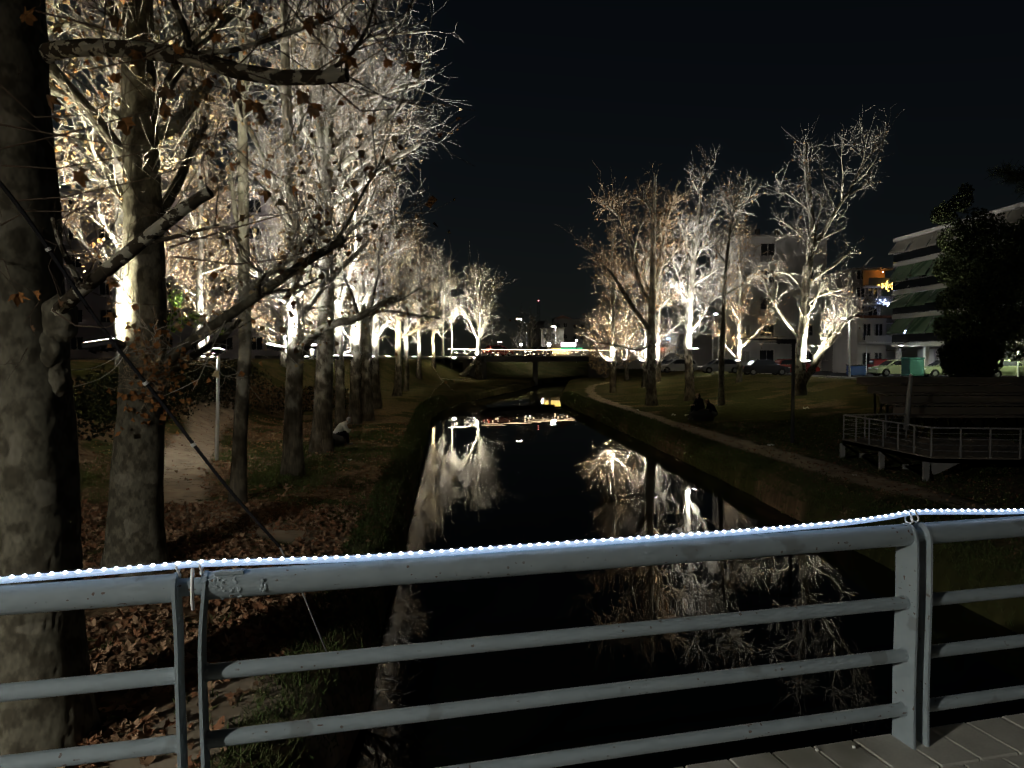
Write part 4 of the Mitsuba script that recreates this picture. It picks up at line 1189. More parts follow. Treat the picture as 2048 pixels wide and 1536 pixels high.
# ------------------------------------------------------------------ cars
def car(label, pos, heading, paint, kind='saloon', tail=False, head=False):
    k = thing('parked_car' if not (tail or head) else 'car', label, 'car', 'cars parked on the street' if not (tail or head) else 'cars crossing the far bridge')
    c, s = math.cos(heading), math.sin(heading)

    def put(v):
        v = np.asarray(v, float)
        return np.stack([pos[0] + v[:, 0] * c - v[:, 1] * s, pos[1] + v[:, 0] * s + v[:, 1] * c, pos[2] + v[:, 2]], -1)
    L = 2.1
    body = [(-L, .32), (-L, .62), (-L + .05, .86), (-1.2, .92), (.95, .90), (1.85, .76), (L, .60), (L, .34), (1.70, .26)]

    def arch(cx):
        return [(cx + .36 * math.cos(a), .30 + .36 * math.sin(a)) for a in np.linspace(0.1, math.pi - .1, 9)]
    low = body[:-1] + [(1.72, .24)] + arch(1.32) + [(.9, .2), (-.85, .2)] + arch(-1.28) + [(-1.75, .26)]
    roof = {'saloon': [(-1.55, .88), (-.95, 1.36), (-.5, 1.44), (.25, 1.42), (.55, 1.32), (1.15, .88)], 'hatch': [(-1.95, .86), (-1.75, 1.30), (-1.4, 1.46), (.1, 1.47), (.45, 1.38), (1.2, .88)]}[kind]

    def ext(poly, w, taper):
        m = trimesh.creation.extrude_polygon(Polygon(poly), w)
        v, f = trimesh.remesh.subdivide_to_size(m.vertices, m.faces, .5)
        v = np.stack([v[:, 0], v[:, 2] - w / 2, v[:, 1]], -1)
        v[:, 1] *= 1 - taper * sstep(.85, 1.5, v[:, 2]) - .10 * sstep(1.5, 2.15, np.abs(v[:, 0])) - .05 * sstep(.55, .2, v[:, 2])
        return v, f[:, ::-1]
    b = MB().add(*ext(low, 1.72, 0)).mesh()
    obj('body', (put(b[0]), b[1]), paint, k, smooth=35)
    r = ext(roof, 1.60, .26)
    obj('roof', (put(r[0]), r[1]), paint, k, smooth=35)
    cx, cz = np.mean([p[0] for p in roof]), 1.16
    win = [(cx + (x - cx) * .86, cz + (z - cz) * .74) for x, z in roof]
    w = ext(win, 1.625, .26)
    obj('side_window', (put(w[0]), w[1]), 'glass_dark', k)
    (x0, z0), (x1, z1) = roof[-1], roof[-2]
    v = np.array([[x0 + .01, -.66, z0 + .05], [x0 + .01, .66, z0 + .05], [x1 + .05, .56, z1], [x1 + .05, -.56, z1]])
    obj('windscreen', (put(v), np.array([[0, 1, 2], [0, 2, 3]])), 'glass_dark', k)
    for wx_, wy_ in ((1.32, .74), (1.32, -.74), (-1.28, .74), (-1.28, -.74)):
        m = trimesh.creation.cylinder(.31, .2, sections=18)
        v = m.vertices[:, [0, 2, 1]] + [wx_, wy_, .31]
        wk = obj('wheel', (put(v), m.faces[:, ::-1]), 'black_rubber', k)
        m = trimesh.creation.cylinder(.19, .212, sections=10)
        obj('rim', (put(m.vertices[:, [0, 2, 1]] + [wx_, wy_, .31]), m.faces[:, ::-1]), 'car_silver', wk)
    for sy in (-.62, .62):
        v, f = box_vf((L - .06, sy * .92, .66), (.16, .34, .13), bev=.03)
        obj('headlight', (put(v), f), 'lamp_glass', k, emit=(9, 8.4, 7) if head else None)
        v, f = box_vf((-L + .04, sy * .94, .72), (.10, .26, .16), bev=.03)
        obj('taillight', (put(v), f), 'car_red', k, emit=(7, .5, .25) if tail else None)
        v, f = box_vf((.72, sy * 1.45, .98), (.12, .18, .12), bev=.03)
        obj('mirror', (put(v), f), paint, k)
    return k


def cpos(px, Y):
    return np.array([at(px, 740, Y)[0], Y, ROAD_Z])


car('pale saloon half hidden behind the teal container', cpos(1792, 64), math.pi + .05, 'car_green')
car('pale hatchback between the teal container and the dark shrub', cpos(1893, 61), math.pi - .05, 'car_green', 'hatch')
car('pale yellow-green saloon at the right edge of the picture', cpos(2012, 58), .05, 'car_green')
car('dark saloon parked under the trees left of the unlit lamp post', cpos(1528, 67), .04, 'car_black')
car('dark red car beside the trunk of the big double plane', cpos(1590, 71), .06, 'car_red', 'hatch')
car('white hatchback seen between second and third right bank trunks', cpos(1354, 78), math.pi + .1, 'car_white', 'hatch')
car('silver car behind the first large right bank trunk', cpos(1322, 84), .1, 'car_silver')
car('grey hatchback between the slim dark trunk and the dark saloon', cpos(1440, 76), math.pi, 'car_silver', 'hatch')
car('dark car deep in the street beside the blue container', cpos(1738, 78), .0, 'car_black', 'hatch')
car('red car behind the blue container', cpos(1752, 74), 1.4, 'car_red', 'hatch')
car('car with red tail lights on the left of the far bridge', bp(4.0, 3.0, 4.21), bang + math.pi * 0, 'car_red', 'hatch', tail=True)
car('car with bright headlights on the right of the far bridge', bp(13.4, 6.0, 4.21), bang + math.pi, 'car_white', 'saloon', head=True, tail=True)

# ------------------------------------------------------------------ containers
kt = thing('recycling_bin', 'tall teal recycling container on the street edge', 'recycling bin')
c = cpos(1825, 60.5)
obj('body', MB().box(c + [0, 0, .75], (1.25, 1.2, 1.35), .05, bev=.06).mesh(), 'bin_teal', kt)
obj('lid', MB().box(c + [0, 0, 1.52], (1.33, 1.28, .2), .05, bev=.06).mesh(), 'bin_teal', kt)
kt = thing('waste_container', 'low blue waste container beside the thin street lamp', 'waste container')
c = cpos(1712, 63)
obj('body', MB().box(c + [0, 0, .5], (1.3, .9, .8), .0, bev=.05).mesh(), 'bin_blue', kt)
obj('lid', MB().box(c + [0, 0, .95], (1.38, .98, .1), .0, bev=.03).mesh(), 'dark_metal', kt)
for sx in (-.5, .5):
    m = trimesh.creation.cylinder(.1, .08, sections=10)
    obj('wheel', (m.vertices[:, [0, 2, 1]] + c + [sx, -.3, .1], m.faces[:, ::-1]), 'black_rubber', kt)


# ------------------------------------------------------------------ buildings
def wall_with(x0, x1, y, z0, z1, holes, thick=.3):
    """A wall in the plane y, facing the viewer, with rectangular openings, as one mesh."""
    p = Polygon([(x0, z0), (x1, z0), (x1, z1), (x0, z1)])
    for (a, b, c_, d) in holes:
        p = p.difference(Polygon([(a, c_), (b, c_), (b, d), (a, d)]))
    m = trimesh.creation.extrude_polygon(p, thick)
    v = m.vertices
    return np.stack([v[:, 0], y + thick - v[:, 2], v[:, 1]], -1), m.faces


def window(k, a, b, y, c_, d, lit=None, shutter=False):
    fr = MB()
    t_ = .07
    for (p, q_, r_, s_) in ((a, b, c_, c_ + t_), (a, b, d - t_, d), (a, a + t_, c_ + t_, d - t_), (b - t_, b, c_ + t_, d - t_), ((a + b) / 2 - t_ / 2, (a + b) / 2 + t_ / 2, c_ + t_, d - t_)):
        fr.box(((p + q_) / 2, y + .16, (r_ + s_) / 2), (q_ - p, .07, s_ - r_))
    w = obj('window', fr.mesh(), 'window_frame', k)
    obj('pane', MB().add([[a, y + .2, c_], [b, y + .2, c_], [b, y + .2, d], [a, y + .2, d]], [[0, 1, 2, 3]]).mesh(), 'glass_dark' if not shutter else 'render_dim', w, emit=lit)


YA = 92.0
ax0, ax1 = at(1474, 600, YA)[0], at(1652, 600, YA)[0]
azt = at(1560, 474, YA)[2]
ka = thing('apartment_building', 'pale grey five-storey apartment block behind the right bank trees', 'building')
holes, sx0, sx1 = [], at(1520, 600, YA)[0], at(1551, 600, YA)[0]
nf = 5
fh = (azt - ROAD_Z) / nf
wins = []
for f_ in range(nf):
    zb = ROAD_Z + f_ * fh
    wins += [(sx0 + .05, sx0 + 1.85, zb + .95, zb + 2.55)]
    if f_ < 4:
        wins += [(ax0 + .7, ax0 + 1.7, zb + 1.0, zb + 2.4), (ax1 - 2.6, ax1 - 1.5, zb + 1.0, zb + 2.4)]
obj('wall', wall_with(ax0, ax1, YA, ROAD_Z - .3, azt, wins), 'render_wall', ka)
for w_ in wins:
    window(ka, w_[0], w_[1], YA, w_[2], w_[3], shutter=(w_[0] < ax0 + 1))
for i_, f_ in enumerate(range(1, nf)):
    obj('balcony', MB().box((sx0 + .95, YA - .28, ROAD_Z + f_ * fh + .06), (2.3, .55, .14)).mesh(), 'white_trim', ka)
    obj('parapet', MB().box((sx0 + .95, YA - .5, ROAD_Z + f_ * fh + .55), (2.3, .08, .8)).mesh(), 'render_dim', ka)
obj('side_wall', MB().box((ax0 + .16, YA + 5.3, (azt + ROAD_Z) / 2 - .15), (.3, 10, azt - ROAD_Z + .28)).mesh(), 'render_wall', ka)
obj('side_wall', MB().box((ax1 - .16, YA + 5.3, (azt + ROAD_Z) / 2 - .15), (.3, 10, azt - ROAD_Z + .28)).mesh(), 'render_wall', ka)
rk = obj('roof', MB().box(((ax0 + ax1) / 2, YA + 5.2, azt + .12), (ax1 - ax0 + .5, 10.9, .24)).mesh(), 'concrete', ka)
for px_ in (1490, 1515, 1555, 1600):
    obj('chimney', MB().box((at(px_, 470, YA + 2)[0], YA + 2, azt + .75), (.5, .5, 1.05)).mesh(), 'concrete', rk)
for px_ in (1533, 1546):
    obj('roof_parapet', MB().box((at(px_, 470, YA)[0], YA + .2, azt + .45), (.25, .25, .45)).mesh(), 'white_trim', rk)

# striped-awning block: its balconied front turned a little towards the canal
kB = thing('apartment_building', 'long apartment block with green awnings over every balcony at the right edge', 'building')
YB = 68.0
PB0 = np.array([at(1812, 600, 71.5)[0], 71.5])      # its balconied front runs along the canal, towards the viewer
PB1 = np.array([PB0[0] + 1.3, 44.0])
vd = (PB1 - PB0) / np.linalg.norm(PB1 - PB0)
vn = np.array([vd[1], -vd[0]])
vang = math.atan2(vd[1], vd[0])
VL = np.linalg.norm(PB1 - PB0)


def vp(t_, o_, z_):
    q_ = PB0 + vd * t_ + vn * o_
    return np.array([q_[0], q_[1], z_])


zf = [at(1812, y_, 71.5)[2] for y_ in (690, 634, 586, 530, 480)]   # floor slabs, bottom to top
obj('wall', MB().box(vp(VL / 2, -4.2, (ROAD_Z + zf[-1]) / 2 - .1), (VL - .1, 6.0, zf[-1] - ROAD_Z), vang).mesh(), 'render_dim', kB)
for i_, z_ in enumerate(zf):
    obj('balcony_slab', MB().box(vp(VL / 2 - .1, .0, z_), (VL + .5, 2.4, .40 if i_ < 4 else .34), vang, bev=.03).mesh(), 'white_trim', kB)
    if i_ < 4:
        obj('rail', MB().box(vp(VL / 2 - .1, 1.12, z_ + .62), (VL + .4, .05, .72), vang).mesh(), 'glass_dark', kB)
        obj('handrail', MB().box(vp(VL / 2 - .1, 1.12, z_ + 1.01), (VL + .4, .07, .06), vang).mesh(), 'galvanised', kB)
        zt = zf[i_ + 1] - .22
        for j_ in range(9):
            t0_, t1_ = j_ * 3.05 + .05, j_ * 3.05 + 2.95
            drop = (zt - z_) * (.56 if (i_ + j_) % 3 else .50)
            n_ = 8
            tt_ = np.linspace(t0_, t1_, n_)
            up_ = np.array([vp(q_, 1.0, zt) for q_ in tt_])
            dn_ = np.array([vp(q_ - .02, 1.85, zt - drop + .015 * math.sin(q_ * 5)) for q_ in tt_])
            v_ = np.vstack([up_, dn_, dn_ - [0, 0, .16]])
            f_ = [[a, a + 1, n_ + a + 1, n_ + a] for a in range(n_ - 1)] + [[n_ + a, n_ + a + 1, 2 * n_ + a + 1, 2 * n_ + a] for a in range(n_ - 1)]
            obj('awning', MB().add(v_, f_).mesh(), 'awning_pale' if i_ == 3 else 'awning_green', kB)
        for j_ in range(7):
            t0_ = 1.3 + j_ * 3.6
            a_ = MB().box(vp(t0_, -1.18, z_ + 1.25), (1.5, .06, 2.1), vang)
            d_ = obj('balcony_door', a_.mesh(), 'white_trim', kB)
            obj('pane', MB().box(vp(t0_, -1.13, z_ + 1.25), (1.3, .03, 1.9), vang).mesh(), 'glass_dark', d_)
for j_ in range(7):
    obj('shutter', MB().box(vp(1.6 + j_ * 3.6, -1.1, ROAD_Z + 1.25), (2.6, .1, 2.3), vang).mesh(), 'grey_metal', kB)
    obj('column', MB().box(vp(.25 + j_ * 4.4, .8, (ROAD_Z + zf[0]) / 2), (.35, .35, zf[0] - ROAD_Z - .3), vang).mesh(), 'render_wall', kB)
single('balcony_lamp', MB().add(*ball(vp(1.7, 1.0, zf[0] + 1.2), .17, 2)).mesh(), 'lamp_glass', 'small round bluish lamp under the lowest striped awning', 'lamp', smooth=True, emit=(5, 6, 11), weight=.12)
single('balcony_lamp', MB().add(*balls([vp(4.2, .4, zf[1] + .9), vp(4.6, .6, zf[1] + .8), vp(4.4, .5, zf[1] + 1.05)], .16, 1)).mesh(), 'lamp_glass', 'white lamp glowing beside the evergreen on the second striped balcony', 'lamp', smooth=True, emit=(6, 7, 9), weight=.12)
# lower houses between
kD = thing('apartment_building', 'dark four-storey house with an orange lit balcony between the two blocks', 'building')
YD = 82.0
dx0, dx1 = at(1704, 600, YD)[0], at(1764, 600, YD)[0]
ztD = at(1740, 541, YD)[2]
obj('wall', MB().box(((dx0 + dx1) / 2, YD + 4, (ztD + ROAD_Z) / 2), (dx1 - dx0, 7.6, ztD - ROAD_Z)).mesh(), 'render_dim', kD)
obj('roof', MB().box(((dx0 + dx1) / 2 + .3, YD + 3.6, ztD + .12), (dx1 - dx0 + 1.2, 8.6, .22)).mesh(), 'concrete', kD)
for i_, (y_, nm) in enumerate(((574, 'a'), (610, 'b'), (648, 'c'), (690, 'd'))):
    z_ = at(1750, y_, YD)[2]
    obj('balcony_slab', MB().box((dx1 - .1, YD - .75, z_), (4.2, 1.5, .18)).mesh(), 'white_trim', kD)
    obj('parapet', MB().box((dx1 - .1, YD - 1.46, z_ + .45), (4.2, .08, .8)).mesh(), 'render_dim', kD)
    window(kD, dx1 - 1.6, dx1 - .5, YD - .24, z_ + .1, z_ + 2.0)
    window(kD, dx0 + .4, dx0 + 1.4, YD - .24, z_ + .8, z_ + 2.0)
z_ = at(1750, 574, YD)[2]
obj('back_wall', MB().box((dx1 - 1.0, YD - .12, z_ + 1.05), (2.4, .1, 1.85)).mesh(), 'wall_ochre', kD)
single('balcony_lamp', MB().add(*ball((dx1 - .4, YD - .9, z_ + 1.55), .10, 1)).mesh(), 'lamp_glass', 'orange lamp in the top balcony of the dark house', 'lamp', smooth=True, emit=np.array((1, .36, .08)) * 26, weight=.7)
rs = np.random.default_rng(15)
o_ = at(1780, 572, YD - 1.5)
single('string_lights', balls(np.stack([o_[0] + rs.normal(0, .55, 40), np.full(40, o_[1]) + rs.uniform(-.3, .3, 40), o_[2] + rs.normal(0, .22, 40)], -1), rs.uniform(.06, .14, 40), 0), 'lamp_glass', 'clump of amber string lights right of the orange balcony', 'string lights', emit=np.array((1, .62, .12)) * 3.2, weight=.1, stuff=True)
o_ = at(1772, 606, YD - 1.5)
u_ = rs.uniform(-1, 1, 60)
single('string_lights', balls(np.stack([o_[0] + u_ * 1.1, np.full(60, o_[1]) + rs.uniform(-.3, .3, 60), o_[2] - u_ * .35 + rs.normal(0, .18, 60)], -1), rs.uniform(.05, .12, 60), 0), 'lamp_glass', 'clump of icy blue string lights on the balcony below the amber ones', 'string lights', emit=np.array((.55, .72, 1.25)) * 4.5, weight=.1, stuff=True)
kE = thing('house', 'small two-storey house with a balcony below the dark four-storey house', 'house')
YE = 74.0
ex0, ex1 = at(1716, 700, YE)[0], at(1774, 700, YE)[0]
zE = at(1745, 636, YE)[2]
obj('wall', MB().box(((ex0 + ex1) / 2, YE + 3, (zE + ROAD_Z) / 2), (ex1 - ex0, 5.6, zE - ROAD_Z)).mesh(), 'render_wall', kE)
obj('roof', MB().box(((ex0 + ex1) / 2, YE + 2.7, zE + .1), (ex1 - ex0 + 1.4, 7.4, .22)).mesh(), 'roof_tile', kE)
obj('balcony_slab', MB().box(((ex0 + ex1) / 2 + .5, YE - .6, at(1745, 686, YE)[2]), (ex1 - ex0 + .8, 1.5, .2)).mesh(), 'white_trim', kE)
obj('parapet', MB().box(((ex0 + ex1) / 2 + .5, YE - 1.3, at(1745, 680, YE)[2]), (ex1 - ex0 + .8, .08, .8)).mesh(), 'render_wall', kE)
for q_ in (.5, 1.7):
    window(kE, ex0 + q_, ex0 + q_ + .8, YE - .05, ROAD_Z + .3, ROAD_Z + 2.1)
    window(kE, ex0 + q_, ex0 + q_ + .8, YE - .05, ROAD_Z + 3.3, ROAD_Z + 5.0)
kG = thing('garage', 'low white garage between the small house and the striped-awning block', 'garage')
YG = 76.0
g0, g1 = at(1774, 715, YG)[0], at(1806, 715, YG)[0]
zg = at(1790, 702, YG)[2]
obj('wall', MB().box(((g0 + g1) / 2, YG + 2, (zg + ROAD_Z) / 2), (g1 - g0, 3.6, zg - ROAD_Z)).mesh(), 'white_trim', kG)
obj('door', MB().box((g0 + .75, YG + .16, ROAD_Z + .7), (1.2, .06, 1.35)).mesh(), 'galvanised', kG)
obj('roof', MB().box(((g0 + g1) / 2, YG + 1.9, zg + .07), (g1 - g0 + .3, 4.2, .14)).mesh(), 'concrete', kG)
# big block on the left behind the street trees
kL = thing('apartment_building', 'long dim apartment block behind the floodlit trees on the left', 'building')
YL = 84.0
lw = []
for f_ in range(6):
    for i_ in range(10):
        a_ = -57 + i_ * 3.4
        lw.append((a_, a_ + 1.5, STREET_L + f_ * 3.1 + 1.0, STREET_L + f_ * 3.1 + 2.5))
obj('wall', wall_with(-59, -23.5, YL, STREET_L - .2, STREET_L + 18.8, lw), 'render_dark', kL)
for w_ in lw:
    window(kL, *w_[:2], YL, *w_[2:])
obj('roof', MB().box((-41.2, YL + 4.6, STREET_L + 18.9), (36, 10, .24)).mesh(), 'concrete', kL)
obj('side_wall', MB().box((-23.65, YL + 5, STREET_L + 9.3), (.3, 9.3, 18.9)).mesh(), 'render_dark', kL)
# far town behind the bridge
YF = 215.0
for (x0_, x1_, y0_, y1_, dY, m_, lab) in [(1108, 1142, 637, 712, 0, 'render_dim', 'gable-roofed pale block behind the far bridge, tallest of its group'), (1060, 1088, 644, 712, 12, 'render_dim', 'flat-roofed block with a chimney behind the far bridge'), (1082, 1128, 658, 712, -18, 'render_wall', 'low long block in front of the gabled one behind the far bridge'), (1142, 1180, 640, 712, 6, 'render_dim', 'block with lit small windows right of the gabled one')]:
    kF = thing('far_building', lab, 'building')
    Yq = YF + dY
    A_, B_ = at(x0_, y0_, Yq), at(x1_, y1_, Yq)
    obj('wall', MB().box(((A_[0] + B_[0]) / 2, Yq + 5, (A_[2] + 2.5) / 2), (B_[0] - A_[0], 9.8, A_[2] - 2.5)).mesh(), m_, kF)
    if x0_ == 1108:
        v_ = np.array([[A_[0] - .3, Yq, A_[2]], [B_[0] + .3, Yq, A_[2]], [(A_[0] + B_[0]) / 2, Yq, A_[2] + .9], [A_[0] - .3, Yq + 10, A_[2]], [B_[0] + .3, Yq + 10, A_[2]], [(A_[0] + B_[0]) / 2, Yq + 10, A_[2] + .9]])
        obj('roof', (v_, np.array([[0, 1, 2], [3, 5, 4], [0, 2, 5], [0, 5, 3], [1, 4, 5], [1, 5, 2]])), 'roof_tile', kF)
    else:
        rk = obj('roof', MB().box(((A_[0] + B_[0]) / 2, Yq + 5, A_[2] + .15), (B_[0] - A_[0] + .5, 10.5, .3)).mesh(), 'concrete', kF)
        if x0_ == 1060:
            obj('chimney', MB().box((A_[0] + .8, Yq + 2, A_[2] + 1.1), (.7, .7, 1.9)).mesh(), 'concrete', rk)
    nw = int((B_[0] - A_[0]) / 2.2)
    for i_ in range(nw):
        for z_ in np.arange(A_[2] - 2.6, 4.5, -3.2):
            window(kF, A_[0] + .7 + i_ * 2.1, A_[0] + 1.7 + i_ * 2.1, Yq - .2, z_, z_ + 1.3)
km = thing('radio_mast', 'thin mast with a red warning light far beyond the bridge', 'mast')
YM = 420.0
mt, mbm = at(1077, 603, YM), at(1077, 690, YM)
mb = MB()
for sx in (-1, 1):
    for sy in (-1, 1):
        mb.tube([mbm + [sx * 1.2, sy * 1.2, 0], mt + [sx * .35, sy * .35, 0]], .09, 4)
for q_ in np.linspace(0, .95, 12):
    p_ = mbm * (1 - q_) + mt * q_
    w_ = 1.2 - .85 * q_
    mb.bar(p_ + [-w_, -w_, 0], p_ + [w_, -w_, 1.6], .08, .08).bar(p_ + [w_, -w_, 0], p_ + [-w_, -w_, 1.6], .08, .08)
obj('lattice', mb.mesh(), 'grey_metal', km)
obj('lamp', MB().add(*ball(mt + [0, 0, .5], .42, 1)).mesh(), 'lamp_glass', km, smooth=True, emit=(4, 1.1, 1.0), weight=.3)
# lit shop fronts and lamps beyond the bridge
single('shop_sign', MB().box(at(1137, 689, 150), (3.1, .3, .85), bev=.05).mesh(), 'lamp_glass', 'glowing white-pink shop sign beyond the far bridge', 'sign', emit=(3.4, 2.6, 3.0), weight=.12)
kS = thing('shop', 'low shop with green lit canopy beneath the white-pink sign', 'shop')
obj('wall', MB().box(at(1137, 704, 152) + [0, 1.5, 0], (9, 2.6, 3.4)).mesh(), 'render_dim', kS)
obj('canopy', MB().box(at(1143, 698, 149.5), (4.4, .8, .5), bev=.05).mesh(), 'lamp_glass', kS, emit=(.05, .75, .28), weight=.12)
obj('shop_window', MB().box(at(1110, 702, 150), (4.2, .2, 1.0)).mesh(), 'lamp_glass', kS, emit=(2.2, 1.45, .3), weight=.12)
obj('shop_window', MB().box(at(1112, 706, 149.6), (5.4, .2, .5)).mesh(), 'lamp_glass', kS, emit=(1.6, 1.1, .35), weight=.12)
for i_, (px_, py_, Y_, rr_, lab) in enumerate([(997, 684, 135, .16, 'twin-globe lamp left behind the far bridge'), (1042, 689, 140, .3, 'globe lamp below the tall far street lamp'), (1098, 689, 140, .42, 'large globe lamp in the middle beyond the far bridge'), (1153, 681, 138, .22, 'globe lamp right of the white-pink sign')]):
    kg = thing('globe_lamp', lab, 'lamp', 'globe lamps beyond the far bridge')
    p_ = at(px_, py_, Y_)
    obj('pole', MB().tube([[p_[0], Y_, 3.0], p_], .07, 6).mesh(), 'galvanised', kg)
    obj('globe', MB().add(*ball(p_, rr_, 2)).mesh(), 'lamp_glass', kg, smooth=True, emit=np.array((1, .97, .9)) * (7 if i_ else 4), weight=.12)
    if i_ == 0:
        obj('globe', MB().add(*ball(p_ + [.5, 0, 0], rr_, 2)).mesh(), 'lamp_glass', kg, smooth=True, emit=(5, 3.8, 3.0), weight=.12)
for i_, (px_, py_, Y_, rr_, lab) in enumerate([(1122, 696, 172, .34, 'globe lamp close in front of the gable-roofed far block'), (1086, 697, 170, .3, 'globe lamp close in front of the chimneyed far block'), (1172, 694, 174, .34, 'globe lamp farthest right among the far blocks')]):
    kg = thing('globe_lamp', lab, 'lamp', 'globe lamps beyond the far bridge')
    p_ = at(px_, py_, Y_)
    obj('pole', MB().tube([[p_[0], Y_, 3.0], p_], .07, 6).mesh(), 'galvanised', kg)
    obj('globe', MB().add(*ball(p_, rr_, 2)).mesh(), 'lamp_glass', kg, smooth=True, emit=np.array((1, .95, .82)) * 420, weight=.4)
street_lamp('tall arched street lamp beyond the far bridge, lit', [at(1053, 700, 130)[0], 130, 3.0], at(1038, 638, 130), arm_from=at(1053, 649, 130), power=1.2, r=.09, size=(.9, .45))
street_lamp('street lamp in front of the far buildings, half hidden by bare trees', [10.5, 178, 3.0], [10.0, 178, 11.5], power=9.0, r=.09, size=(1.2, .6), weight=.6)
FT = [(-4, 148, 9), (1.5, 142, 8), (4.0, 150, 8.5), (7.5, 146, 7)]
for i_, (x, y, h) in enumerate(FT):
    tree(f'small bare tree beyond the far bridge, number from the left {("one", "two", "three", "four")[i_]}', (x, y), h, .18, 150 + i_, 'small bare trees beyond the far bridge', n_auto=8, limb_len=3.0, nA=260, mB=3, shoot=1.3, twig_r=.02, n_leaf=0, sides=7, auto_t=(.2, .95), name='small_tree')
flood(np.array([2.4, 141.2, 3.4]), (.1, .05, 1), 'floodlight below the small trees beyond the far bridge', power=1.2, size=(.6, .4), col=(1, .95, .8))
single('ground_lamp', MB().add(*balls([bp(2.9, 12, 3.15), bp(3.5, 12, 3.2)], [.22, .12], 1)).mesh(), 'lamp_glass', 'orange lamp glowing under the far bridge on the left', 'lamp', smooth=True, emit=(14, 8, 3), weight=.4)
# orange shop board and blue light seen between the right trunks
kO = thing('shop_sign', 'orange lit shop board behind the first large right bank trunk', 'sign')
p_ = at(1326, 699, 100)
obj('board', MB().box(p_, (2.5, .15, .9)).mesh(), 'dark_metal', kO)
mb = MB()
for q_ in range(7):
    mb.box(p_ + [-1.05 + q_ * .35, -.09, 0], (.24, .05, .62 if q_ % 3 else .5))
obj('lit_panel', mb.mesh(), 'lamp_glass', kO, emit=(1.5, .30, .05), weight=.12)
single('neon_lamp', MB().box(at(1337, 677, 99), (.55, .1, .35), bev=.05).mesh(), 'lamp_glass', 'small blue lit sign above the orange shop board', 'sign', emit=(1.6, 2.6, 4.5), weight=.12)
kQ = thing('shop', 'low dark shop building behind the orange board', 'shop')
obj('wall', MB().box(p_ + [1.5, 3.2, -.3], (14, 5.6, 4.6)).mesh(), 'render_dim', kQ)
obj('roof', MB().box(p_ + [1.5, 3.0, 2.1], (14.6, 6.4, .2)).mesh(), 'concrete', kQ)

# ------------------------------------------------------------------ wooden platform and bleachers on the right bank
kp = thing('viewing_platform', 'wooden platform on braced steel legs with a low cable railing', 'platform')
ZD = 1.49
C0, C1, C2, C3 = gnd(1687, 878, ZD), gnd(1862, 914, ZD), gnd(2040, 917, ZD), gnd(2120, 902, ZD)
C4 = np.array([C3[0] + .4, C0[1] + .6, ZD])
poly = [C0[:2], C1[:2], C2[:2], C3[:2], C4[:2]]
P_ = Polygon(poly)
mn, mx = P_.bounds[1], P_.bounds[3]
yb = mn
while yb < mx:
    s_ = P_.intersection(Polygon([(0, yb), (40, yb), (40, yb + .137), (0, yb + .137)]))
    if not s_.is_empty and s_.geom_type == 'Polygon' and s_.area > .01:
        m = trimesh.creation.extrude_polygon(s_, .035)
        obj('plank', (m.vertices + [0, 0, ZD - .035 + rg.uniform(-.003, .003)], m.faces), 'plank', kp)
    yb += .145
edges = [(C0, C1, 6), (C1, C2, 3), (C2, C3, 2), (C0, at(1812, 884, C0[1] + .5), 3)]
for (a_, b_, n_) in edges:
    a_, b_ = np.array([a_[0], a_[1], ZD]), np.array([b_[0], b_[1], ZD])
    obj('edge_beam', MB().bar(a_ - [0, 0, .09], b_ - [0, 0, .09], .05, .10).mesh(), 'steel_dull', kp)
    obj('handrail', MB().tube([a_ + [0, 0, .74], b_ + [0, 0, .74]], .024, 8).mesh(), 'steel_dull', kp)
    for i_ in range(n_ + 1):
        q_ = a_ + (b_ - a_) * i_ / n_
        obj('rail_post', MB().box(q_ + [0, 0, .36], (.032, .032, .74)).mesh(), 'steel_dull', kp)
    for h_ in (.16, .31, .46, .60):
        obj('cable', MB().tube([a_ + [0, 0, h_], b_ + [0, 0, h_]], .007, 4).mesh(), 'steel_dull', kp)
for c_ in (C0, (C0 + C1) / 2, C1 + [-.06, .05, 0]):
    g_ = float(gz(c_[0], c_[1]))
    obj('leg', MB().box([c_[0], c_[1] + .06, (ZD - .14 + g_ - .25) / 2], (.12, .12, ZD - .14 - g_ + .25)).mesh(), 'steel_dull', kp)
for a_, b_ in ((C0, (C0 + C1) / 2), ((C0 + C1) / 2, C1)):
    ga_, gb_ = float(gz(a_[0], a_[1])), float(gz(b_[0], b_[1]))
    obj('brace', MB().bar([a_[0], a_[1], ZD - .16], [b_[0], b_[1], gb_ + .05], .04, .05).mesh(), 'steel_dull', kp)
    obj('brace', MB().bar([a_[0] + .05, a_[1], ga_ + .05], [b_[0] + .05, b_[1], ZD - .16], .04, .05).mesh(), 'steel_dull', kp)
    m_ = (a_ + b_) / 2
    obj('gusset', MB().box([m_[0], m_[1], (ZD - .16 + ga_) / 2 + .02], (.05, .16, .13), math.atan2((b_ - a_)[1], (b_ - a_)[0])).mesh(), 'steel_dull', kp)
m = trimesh.creation.extrude_polygon(Polygon([(0, 0), (.05, -.30), (.12, -.30), (.75, 0)]), .05)
v_ = m.vertices
obj('bracket', (np.stack([C1[0] + v_[:, 0], C1[1] + .02 - v_[:, 2], ZD - .14 + v_[:, 1]], -1), m.faces), 'steel_dull', kp)
kq = thing('bleachers', 'tiered wooden seating on truss frames behind the platform', 'bleachers')
